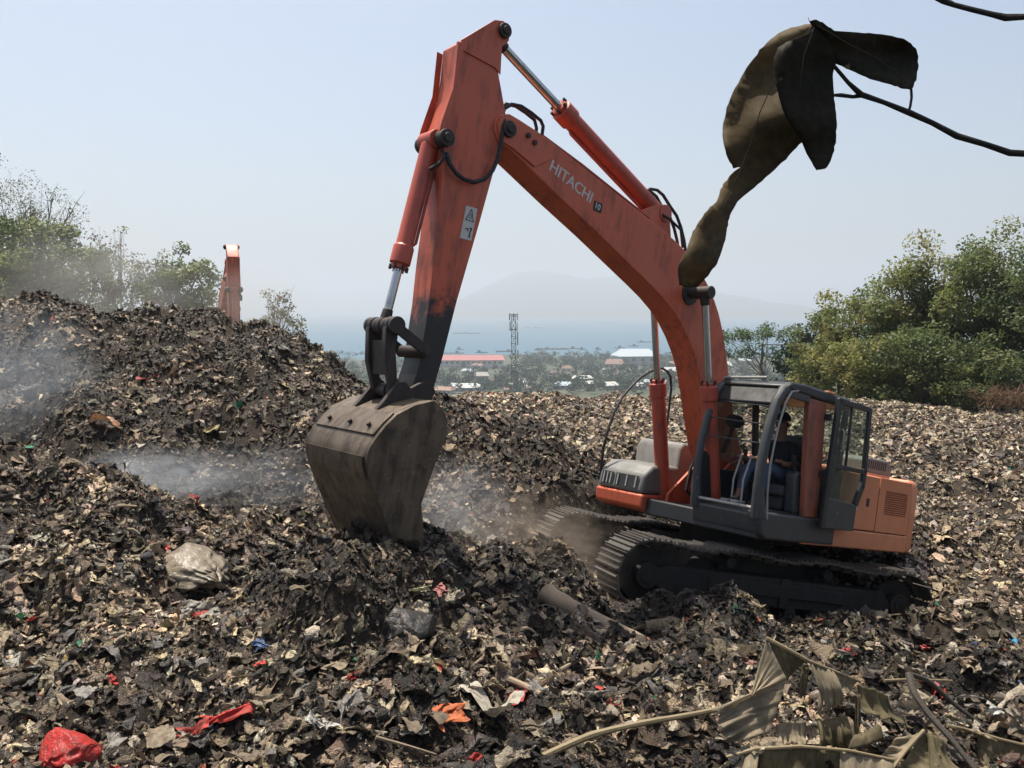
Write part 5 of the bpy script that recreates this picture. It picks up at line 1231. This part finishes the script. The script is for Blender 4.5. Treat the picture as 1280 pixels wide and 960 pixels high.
def sheet(name, q, mat, parent, nu=22, nv=14, amp=.03, fold=0.0, seed=0, tear=.0, thick=.002):
    """blade spanned by four corners (px, py, d): edge 0-1 lies on the midrib; fibres run from it; ragged free edge"""
    P = [W(*c) for c in q]; me = bpy.data.meshes.new(name); V = []; UV = []
    nrm = (P[1] - P[0]).cross(P[3] - P[0]).normalized()
    for i in range(nu):
        u = i / (nu - 1); end = 1 - tear * (abs(mnoise.noise(Vector((u * 9, seed, 0)))) * 1.6) - (tear * .6 if mnoise.noise(Vector((u * 23, seed, 5))) > .22 else 0)
        for j in range(nv):
            v = j / (nv - 1) * end
            p = P[0].lerp(P[1], u).lerp(P[3].lerp(P[2], u), v)
            h = amp * (mnoise.noise(Vector((u * 7, v * 1.2, seed))) * 1.6 + mnoise.noise(Vector((u * 17, v * 2, seed + 9))) * .7 + .5 * mnoise.noise(Vector((u * 3, v * 5, seed + 4)))) * (.25 + v)
            h += fold * math.sin(v * math.pi) + (abs(u - .5) - .25) * fold * .6
            V.append(p + nrm * h + Vector((0, 0, -abs(fold) * .4 * v * v))); UV.append((v, u))
    F = [(i*nv+j, (i+1)*nv+j, (i+1)*nv+j+1, i*nv+j+1) for i in range(nu-1) for j in range(nv-1)]
    me.from_pydata(V, [], F); uv = me.uv_layers.new(name='UVMap')
    for l in me.loops: uv.data[l.index].uv = UV[l.vertex_index]
    me.shade_smooth(); o = link(name, me, mat, parent); s = o.modifiers.new('thickness', 'SOLIDIFY'); s.thickness = thick; return o
def rib(pts, r, parent, mat):
    m = MB(); P = [W(*p) for p in pts]; m.tube(P, [r * (1 - .5 * i / len(P)) for i in range(len(P))], 8); return m.build('midrib', mat, parent, smooth=True)
la = empty('dead_leaf', W(985, 900, 5.2)); tag(la, 'large pale dried leaf folded upright, tallest of the dead leaves', 'leaf')
def under(parent):            # children are given in world coordinates
    return parent
def adopt(parent):
    for c in parent.children: c.matrix_parent_inverse = Matrix.Translation(parent.location).inverted()
rib([(958,798,5.15),(985,812,5.12),(1012,827,5.1),(1040,838,5.12),(1075,852,5.2)], .016, la, M['cane'])
sheet('blade', [(958,799,5.15),(984,850,5.05),(945,862,5.0),(938,872,5.05)], M['dead_leaf'], la, amp=.02, fold=.03, seed=1)
sheet('blade', [(983,850,5.06),(962,917,4.95),(905,930,4.9),(890,884,5.0)], M['dead_leaf'], la, amp=.035, fold=.05, seed=2, tear=.1)
sheet('blade', [(960,800,5.16),(1008,826,5.12),(990,842,5.14),(983,851,5.07)], M['dead_leaf_olive'], la, amp=.015, seed=3)
sheet('blade', [(1010,827,5.11),(1040,838,5.12),(1052,880,5.05),(1026,893,5.0)], M['dead_leaf'], la, amp=.035, fold=-.05, seed=4, tear=.25)
sheet('blade', [(1038,836,5.12),(1074,850,5.18),(1072,868,5.08),(1046,862,5.05)], M['dead_leaf'], la, amp=.03, fold=.04, seed=5)
sheet('blade', [(1072,855,5.18),(1110,868,5.2),(1146,908,5.1),(1085,888,5.05)], M['dead_leaf_olive'], la, amp=.03, fold=.05, seed=6, tear=.1)
sheet('blade', [(1003,832,5.12),(1012,835,5.12),(1004,880,5.06),(998,872,5.06)], M['dead_leaf_olive'], la, 8, 12, amp=.02, seed=7, tear=.2)
sheet('blade', [(970,905,5.0),(1008,900,5.02),(1010,930,4.92),(975,925,4.9)], M['dead_leaf'], la, amp=.03, fold=.04, seed=8, tear=.2)
sheet('blade', [(1020,900,5.05),(1058,895,5.05),(1066,935,4.95),(1024,935,4.95)], M['dead_leaf_olive'], la, amp=.03, fold=-.04, seed=9, tear=.2)
sheet('blade', [(1068,868,5.1),(1076,868,5.1),(1074,925,5.0),(1068,925,5.0)], M['dead_leaf_olive'], la, 8, 12, amp=.015, seed=10, tear=.2)
adopt(la)
lb = empty('dead_leaf', W(1000, 950, 4.8)); tag(lb, 'dried leaf with a long tan rib along the bottom edge', 'leaf')
rib([(905,948,4.8),(945,936,4.8),(1000,933,4.78),(1060,938,4.76),(1118,950,4.75)], .014, lb, M['cane'])
sheet('blade', [(950,936,4.8),(1050,937,4.77),(1055,1000,4.65),(945,1000,4.6)], M['dead_leaf_olive'], lb, 30, 14, amp=.03, fold=.04, seed=11, tear=.2)
sheet('blade', [(895,955,4.8),(950,936,4.8),(940,1000,4.6),(880,990,4.6)], M['dead_leaf'], lb, 26, 12, amp=.03, seed=12, tear=.45)
sheet('blade', [(1050,938,4.77),(1118,951,4.75),(1110,1000,4.6),(1050,1000,4.62)], M['dead_leaf'], lb, 24, 12, amp=.03, seed=13, tear=.35)
sheet('blade', [(1060,938,4.77),(1105,925,4.85),(1095,905,4.95),(1070,918,4.9)], M['dead_leaf_olive'], lb, 20, 10, amp=.02, fold=.03, seed=14, tear=.1)
adopt(lb)
lc = empty('dead_leaf', W(1150, 940, 4.8)); tag(lc, 'brown dried leaf fanning down from its tip near the dark frond', 'leaf')
rib([(1155,913,4.95),(1135,935,4.88),(1112,966,4.78)], .012, lc, M['cane'])
sheet('blade', [(1154,914,4.95),(1114,964,4.79),(1085,960,4.8),(1120,918,4.95)], M['dead_leaf'], lc, 24, 12, amp=.025, fold=.04, seed=15, tear=.15)
sheet('blade', [(1156,914,4.95),(1120,966,4.8),(1165,990,4.7),(1180,925,4.9)], M['dead_leaf_olive'], lc, 24, 14, amp=.03, fold=-.05, seed=16, tear=.15)
sheet('blade', [(1160,915,4.95),(1180,925,4.95),(1215,970,4.75),(1175,985,4.7)], M['dead_leaf_olive'], lc, 24, 14, amp=.03, fold=.03, seed=17, tear=.2)
adopt(lc)
ld = empty('dead_leaf', W(1240, 930, 4.9)); tag(ld, 'brown leaf hanging from a pale stalk at the lower right edge', 'leaf')
rib([(1184,907,5.0),(1215,914,4.98),(1250,924,4.95),(1300,936,4.92)], .014, ld, M['cane'])
sheet('blade', [(1222,917,4.98),(1300,937,4.92),(1300,985,4.75),(1235,970,4.8)], M['dead_leaf_olive'], ld, 24, 14, amp=.03, fold=.04, seed=18, tear=.15)
sheet('blade', [(1184,906,5.0),(1222,915,4.98),(1248,928,4.9),(1214,912,4.95)], M['dead_leaf'], ld, 14, 8, amp=.01, seed=19)
adopt(ld)

# ------------------------------------------------------------------ the withered leaf on a twig close to the camera
def lobe(name, outline, dfun, mat, parent, thick=.0008):
    o2 = []
    for i, p in enumerate(outline):
        q = outline[(i + 1) % len(outline)]
        for k in range(3):
            f_ = k / 3; o2.append((p[0] + (q[0] - p[0]) * f_ + 1.6 * mnoise.noise(Vector((p[0] * .21 + k * 1.7, p[1] * .13, 1))), p[1] + (q[1] - p[1]) * f_ + 1.6 * mnoise.noise(Vector((p[0] * .17, p[1] * .2 + k * 1.3, 6)))))
    outline = o2
    bm = bmesh.new(); vs = [bm.verts.new((x, y, 0)) for x, y in outline]; f = bm.faces.new(vs)
    bmesh.ops.triangulate(bm, faces=[f]); 
    for k in range(3): bmesh.ops.subdivide_edges(bm, edges=[e for e in bm.edges if e.calc_length() > 14], cuts=1, use_grid_fill=False); bmesh.ops.triangulate(bm, faces=bm.faces)
    for k in range(2): bmesh.ops.smooth_vert(bm, verts=[v for v in bm.verts if not v.is_boundary], factor=.5, use_axis_x=True, use_axis_y=True)
    uvd = {}
    for v in bm.verts:
        x, y = v.co.x, v.co.y; uvd[v.index] = (x / 100, y / 100); v.co = W(x, y, dfun(x, y))
    bm.normal_update(); me = bpy.data.meshes.new(name); bm.to_mesh(me); bm.free(); uv = me.uv_layers.new(name='UVMap')
    for l in me.loops: uv.data[l.index].uv = uvd.get(l.vertex_index, (0, 0))
    me.shade_smooth(); o = link(name, me, mat, parent); s = o.modifiers.new('thickness', 'SOLIDIFY'); s.thickness = thick; return o
K = lambda pts: [(840 + x / 2.667, y / 2.667) for x, y in pts]
nz2 = lambda x, y, s: mnoise.noise(Vector((x / 60, y / 60, s)))
hl = empty('withered_leaf', W(1020, 60, 1.0)); tag(hl, 'big withered brown leaf hanging from a twig close to the camera', 'leaf')
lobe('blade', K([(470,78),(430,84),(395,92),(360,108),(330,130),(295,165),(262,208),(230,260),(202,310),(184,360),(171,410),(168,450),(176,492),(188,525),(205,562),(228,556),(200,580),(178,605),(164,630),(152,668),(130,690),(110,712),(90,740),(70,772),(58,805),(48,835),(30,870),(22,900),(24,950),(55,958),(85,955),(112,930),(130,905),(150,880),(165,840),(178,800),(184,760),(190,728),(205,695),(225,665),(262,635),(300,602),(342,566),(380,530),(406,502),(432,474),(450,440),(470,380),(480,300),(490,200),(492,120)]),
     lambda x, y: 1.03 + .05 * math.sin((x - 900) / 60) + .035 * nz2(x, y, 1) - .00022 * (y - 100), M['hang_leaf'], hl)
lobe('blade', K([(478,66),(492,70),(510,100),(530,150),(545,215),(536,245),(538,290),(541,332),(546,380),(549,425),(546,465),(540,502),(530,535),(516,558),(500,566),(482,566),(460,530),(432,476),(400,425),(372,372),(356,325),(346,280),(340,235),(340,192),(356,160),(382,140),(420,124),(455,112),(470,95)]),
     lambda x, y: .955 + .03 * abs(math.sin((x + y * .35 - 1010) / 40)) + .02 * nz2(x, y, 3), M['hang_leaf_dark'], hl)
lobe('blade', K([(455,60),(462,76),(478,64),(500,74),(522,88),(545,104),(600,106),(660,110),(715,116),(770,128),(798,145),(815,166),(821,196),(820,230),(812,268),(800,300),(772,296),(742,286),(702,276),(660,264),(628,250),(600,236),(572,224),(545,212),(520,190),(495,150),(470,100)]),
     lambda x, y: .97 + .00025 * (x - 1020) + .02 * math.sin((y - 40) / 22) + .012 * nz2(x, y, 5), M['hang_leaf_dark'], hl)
for vp in (((1014,34,.985),(995,60,.975),(968,100,.97),(950,140,.965),(938,180,.965),(925,215,.96),(905,250,.955),(885,290,.95),(868,340,.94)),
           ((1018,34,.945),(1005,70,.94),(1000,110,.94),(1010,150,.945),(1022,195,.95)), ((1022,32,.95),(1060,55,.95),(1100,75,.955),(1136,105,.975))):
    m = MB(); m.tube([W(*p) for p in vp], [.0008 - .0005 * i / len(vp) for i in range(len(vp))], 6); m.build('vein', M['hang_leaf_dark'], hl, smooth=True)
m = MB(); m.tube([W(*p) for p in ((1139,112,1.0),(1139.5,122,1.0),(1138,132,1.0),(1136,139,1.0))], .0016, 6); m.build('petiole', M['twig'], hl, smooth=True)
adopt(hl)
tw = MB(); TW = [(1300,193,1.02),(1280,192,1.02),(1262,191,1.02),(1230,180,1.015),(1196,170,1.01),(1166,154,1.005),(1137,141,1.0),(1105,128,.99),(1076,118,.98),(1060,103,.975),(1043,83,.97)]
tw.tube([W(*p) for p in TW], [.0042,.0042,.0044,.0038,.0042,.0034,.0040,.0030,.0038,.0024,.0022], 8)
two = tw.build('twig', M['twig'], smooth=True); tag(two, 'thin bare twig carrying the withered leaf from the right', 'twig')
m = MB(); m.tube([W(*p) for p in ((1078,119,.98),(1066,121,.985),(1052,119,.985),(1043,119,.985))], [.003,.0022,.0026,.0018], 6); m.build('side_shoot', M['twig'], two, smooth=True)
tw = MB(); tw.tube([W(*p) for p in ((1164,-6,1.05),(1180,1,1.05),(1192,6,1.05),(1215,12,1.05),(1240,18,1.05),(1257,22,1.05),(1280,21,1.05),(1310,19,1.05))], [.0032,.0045,.0034,.0036,.0038,.0048,.004,.004], 8)
tw = tw.build('twig', M['twig'], smooth=True); tag(tw, 'bare twig crossing the top right corner of the picture', 'twig')

# ------------------------------------------------------------------ the operator in the cab
def skin_body(name, pts, edges, rad, mat, parent, root=0, sub=2):
    me = bpy.data.meshes.new(name); me.from_pydata(pts, edges, []); me.materials.append(mat)
    o = bpy.data.objects.new(name, me); col.objects.link(o); o.parent = parent
    md = o.modifiers.new('skin', 'SKIN'); md.use_smooth_shade = True; md.branch_smoothing = .3
    sv = me.skin_vertices[0].data
    for i, r in enumerate(rad): sv[i].radius = r if isinstance(r, tuple) else (r, r); sv[i].use_root = (i == root)
    s = o.modifiers.new('sub', 'SUBSURF'); s.levels = s.render_levels = sub
    return o
per = empty('person', mat=MACH @ Matrix.Translation((.22, .86, 1.72))); tag(per, 'operator in dark shirt, jeans and cap sitting in the excavator cab', 'person')
b = [(.05,0,.10),(.03,0,.26),(.06,0,.44),(.09,0,.56),(.10,0,.64),(.12,0,.74),(.13,0,.84),
     (.07,.17,.50),(.12,.26,.27),(.36,.24,.26),(.43,.235,.28), (.07,-.17,.50),(.13,-.27,.28),(.34,-.34,.26),(.41,-.345,.28),
     (.10,.10,.10),(.52,.13,.20),(.62,.12,-.17),(.64,.12,-.24),(.74,.12,-.26), (.10,-.10,.10),(.52,-.12,.19),(.66,-.13,-.16),(.68,-.13,-.24),(.78,-.13,-.26)]
e = [(0,1),(1,2),(2,3),(3,4),(4,5),(5,6),(2,7),(7,8),(8,9),(9,10),(2,11),(11,12),(12,13),(13,14),(0,15),(15,16),(16,17),(17,18),(18,19),(0,20),(20,21),(21,22),(22,23),(23,24)]
r = [(.15,.12),(.145,.11),(.16,.115),(.07,.07),(.058,.055),(.085,.075),(.07,.062),.065,.045,.034,.03,.065,.045,.034,.03,.09,.062,.045,.04,.035,.09,.062,.045,.04,.035]
# fingers: five short chains rooted in each palm, closed round the lever
for h0 in (10, 14):
    hx = Vector(b[h0]); sg = 1 if h0 == 10 else -1
    for k in range(4):
        base_ = hx + Vector((.03, (-.027 + .018 * k), .012)); n = len(b); ln = (.030, .034, .032, .026)[k]
        b += [tuple(base_), tuple(base_ + Vector((ln, 0, -.004))), tuple(base_ + Vector((ln + .010, 0, -.030)))]; e += [(h0, n), (n, n+1), (n+1, n+2)]; r += [.010, .009, .008]
    n = len(b); th = hx + Vector((.005, -.036 * sg, .01)); b += [tuple(th), tuple(th + Vector((.025, -.008 * sg, .012))), tuple(th + Vector((.045, .002 * sg, .006)))]; e += [(h0, n), (n, n+1), (n+1, n+2)]; r += [.012, .010, .008]
body = skin_body('body', b, e, r, M['skin'], per)
def cloth_part(nm, idx, extra, mat):
    mp = {j: k for k, j in enumerate(idx)}
    return skin_body(nm, [b[j] for j in idx], [(mp[x], mp[y]) for x, y in e if x in mp and y in mp], [tuple(q + extra for q in (r[j] if isinstance(r[j], tuple) else (r[j], r[j]))) for j in idx], mat, per)
cloth_part('shirt', [0,1,2,3,7,8,11,12], .016, M['shirt'])
cloth_part('trousers', [0,15,16,17,20,21,22], .014, M['jeans'])
for y in (.12, -.13):
    m = MB(); x0 = .60 if y > 0 else .64; m.tube([(x0,y,-.18),(x0+.02,y,-.25),(x0+.08,y,-.275),(x0+.17,y,-.285)], [.058,.06,.052,.036], 10); m.build('shoe', M['boot'], per, smooth=True)
m = MB()
def ell(c, rx, ry, rz, top=True, n=14, k=6):
    v = []; f = []
    for i in range(k + 1):
        a = (math.pi / 2) * i / k
        for j in range(n): t = 2 * math.pi * j / n; v.append((c[0] + rx * math.cos(a) * math.cos(t), c[1] + ry * math.cos(a) * math.sin(t), c[2] + rz * math.sin(a)))
    for i in range(k):
        for j in range(n): f.append((i*n+j, i*n+(j+1) % n, (i+1)*n+(j+1) % n, (i+1)*n+j))
    return v, f
m.add(*ell((.115, 0, .83), .108, .092, .10)); m.prism([(.17,.835),(.30,.80),(.31,.805),(.18,.855)], -.07, .07); m.build('cap', M['cap'], per, smooth=True)
m = MB(); m.add(*ell((.10, 0, .78), .098, .088, .06)); m.v = [(x, y, .78 - (z - .78)) if x < .12 else (x, y, .79) for x, y, z in m.v]; m.build('hair', M['cap'], per, smooth=True)
m = MB(); m.add([(.19,-.014,.745),(.19,.014,.745),(.228,0,.738),(.20,0,.79)], [(0,1,2),(1,3,2),(3,0,2),(0,3,1)]); m.build('nose', M['skin'], per, smooth=True)
for y in (-.032, .032):
    m = MB(); m.tube([(.190,y-.012,.79),(.197,y,.792),(.190,y+.012,.79)], [.004,.007,.004], 6); m.build('eye', M['decal_black'], per, smooth=True)
m = MB(); m.tube([(.186,-.022,.705),(.198,0,.703),(.186,.022,.705)], [.003,.006,.003], 6); m.build('mouth', M['boot'], per, smooth=True)
for y in (-.082, .082):
    m = MB(); m.tube([(.115,y,.735),(.105,y*1.12,.765),(.112,y*1.06,.79)], [.012,.018,.012], 8); m.build('ear', M['skin'], per, smooth=True)

# ------------------------------------------------------------------ smoke from the smouldering heap, dust round the tracks
def smoke(label, c, rad, dens, colour, sc=1.0, seed=0, stretch=(1, 1, 1), aniso=.2, lo=.40, hi=.75):
    m, t, bs = newmat('smoke'); t.nodes.remove(bs); co = coords(t)
    ln = N(t, 'ShaderNodeVectorMath', operation='LENGTH'); t.links.new(co, ln.inputs[0])
    fo = N(t, 'ShaderNodeMapRange'); fo.interpolation_type = 'SMOOTHSTEP'; t.links.new(ln.outputs['Value'], fo.inputs[0]); fo.inputs[1].default_value = .15; fo.inputs[2].default_value = .95; fo.inputs[3].default_value = 1; fo.inputs[4].default_value = 0
    mp = N(t, 'ShaderNodeMapping'); mp.inputs['Location'].default_value = (seed * 3.7, seed * 1.3, seed); mp.inputs['Scale'].default_value = stretch; t.links.new(co, mp.inputs[0])
    n = noise(t, mp.outputs[0], sc * 1.5, 5, .65, 1.6)
    rp = N(t, 'ShaderNodeMapRange'); t.links.new(n, rp.inputs[0]); rp.inputs[1].default_value = lo; rp.inputs[2].default_value = hi; rp.inputs[3].default_value = 0; rp.inputs[4].default_value = 1
    mu = N(t, 'ShaderNodeMath', operation='MULTIPLY'); t.links.new(fo.outputs[0], mu.inputs[0]); t.links.new(rp.outputs[0], mu.inputs[1])
    mu2 = N(t, 'ShaderNodeMath', operation='MULTIPLY'); t.links.new(mu.outputs[0], mu2.inputs[0]); mu2.inputs[1].default_value = dens
    v = N(t, 'ShaderNodeVolumePrincipled'); v.inputs['Color'].default_value = (*colour, 1); v.inputs['Anisotropy'].default_value = aniso; t.links.new(mu2.outputs[0], v.inputs['Density'])
    t.links.new(v.outputs[0], t.nodes['Material Output'].inputs['Volume'])
    bm = bmesh.new(); bmesh.ops.create_icosphere(bm, subdivisions=3, radius=1.0); me = bpy.data.meshes.new('smoke'); bm.to_mesh(me); bm.free(); me.materials.append(m)
    o = bpy.data.objects.new('smoke', me); col.objects.link(o); o.location = c; o.scale = rad; tag(o, label, 'smoke', kind='stuff'); return o
smoke('thin blue smoke drifting over the left of the mound', W(15, 470, 13.2), (2.0, 1.2, 1.5), .85, (.80, .88, .97), 1.4, 1)
smoke('white smoke rising from the gully behind the left heap', W(195, 600, 11.0), (1.5, .8, .62), 2.4, (.85, .90, .96), 1.7, 2)
smoke('faint smoke lying along the foot of the mound', W(330, 600, 11.6), (2.2, 1.0, .7), .55, (.80, .86, .94), 1.3, 3)
smoke('grey dust behind the bucket teeth', W(570, 640, 9.2), (1.0, .7, .85), 1.5, (.86, .86, .88), 1.5, 4)
smoke('brown dust cloud in front of the crawler tracks', W(665, 688, 9.0), (1.35, .9, .85), 2.6, (.74, .62, .50), 1.9, 5, lo=.44)
smoke('pale dust round the distant excavator arm', W(320, 380, 22.5), (2.2, 1.4, 1.7), .36, (.90, .84, .77), 1.2, 6, lo=.3)
smoke('dusty haze in front of the left trees', W(130, 360, 30), (6.5, 3.0, 3.6), .22, (.88, .87, .83), 1.2, 7, lo=.3)
smoke('thin smoke column above the left trees', W(130, 250, 34), (1.3, 1.3, 5.5), .09, (.86, .86, .87), 1.2, 8, lo=.3)
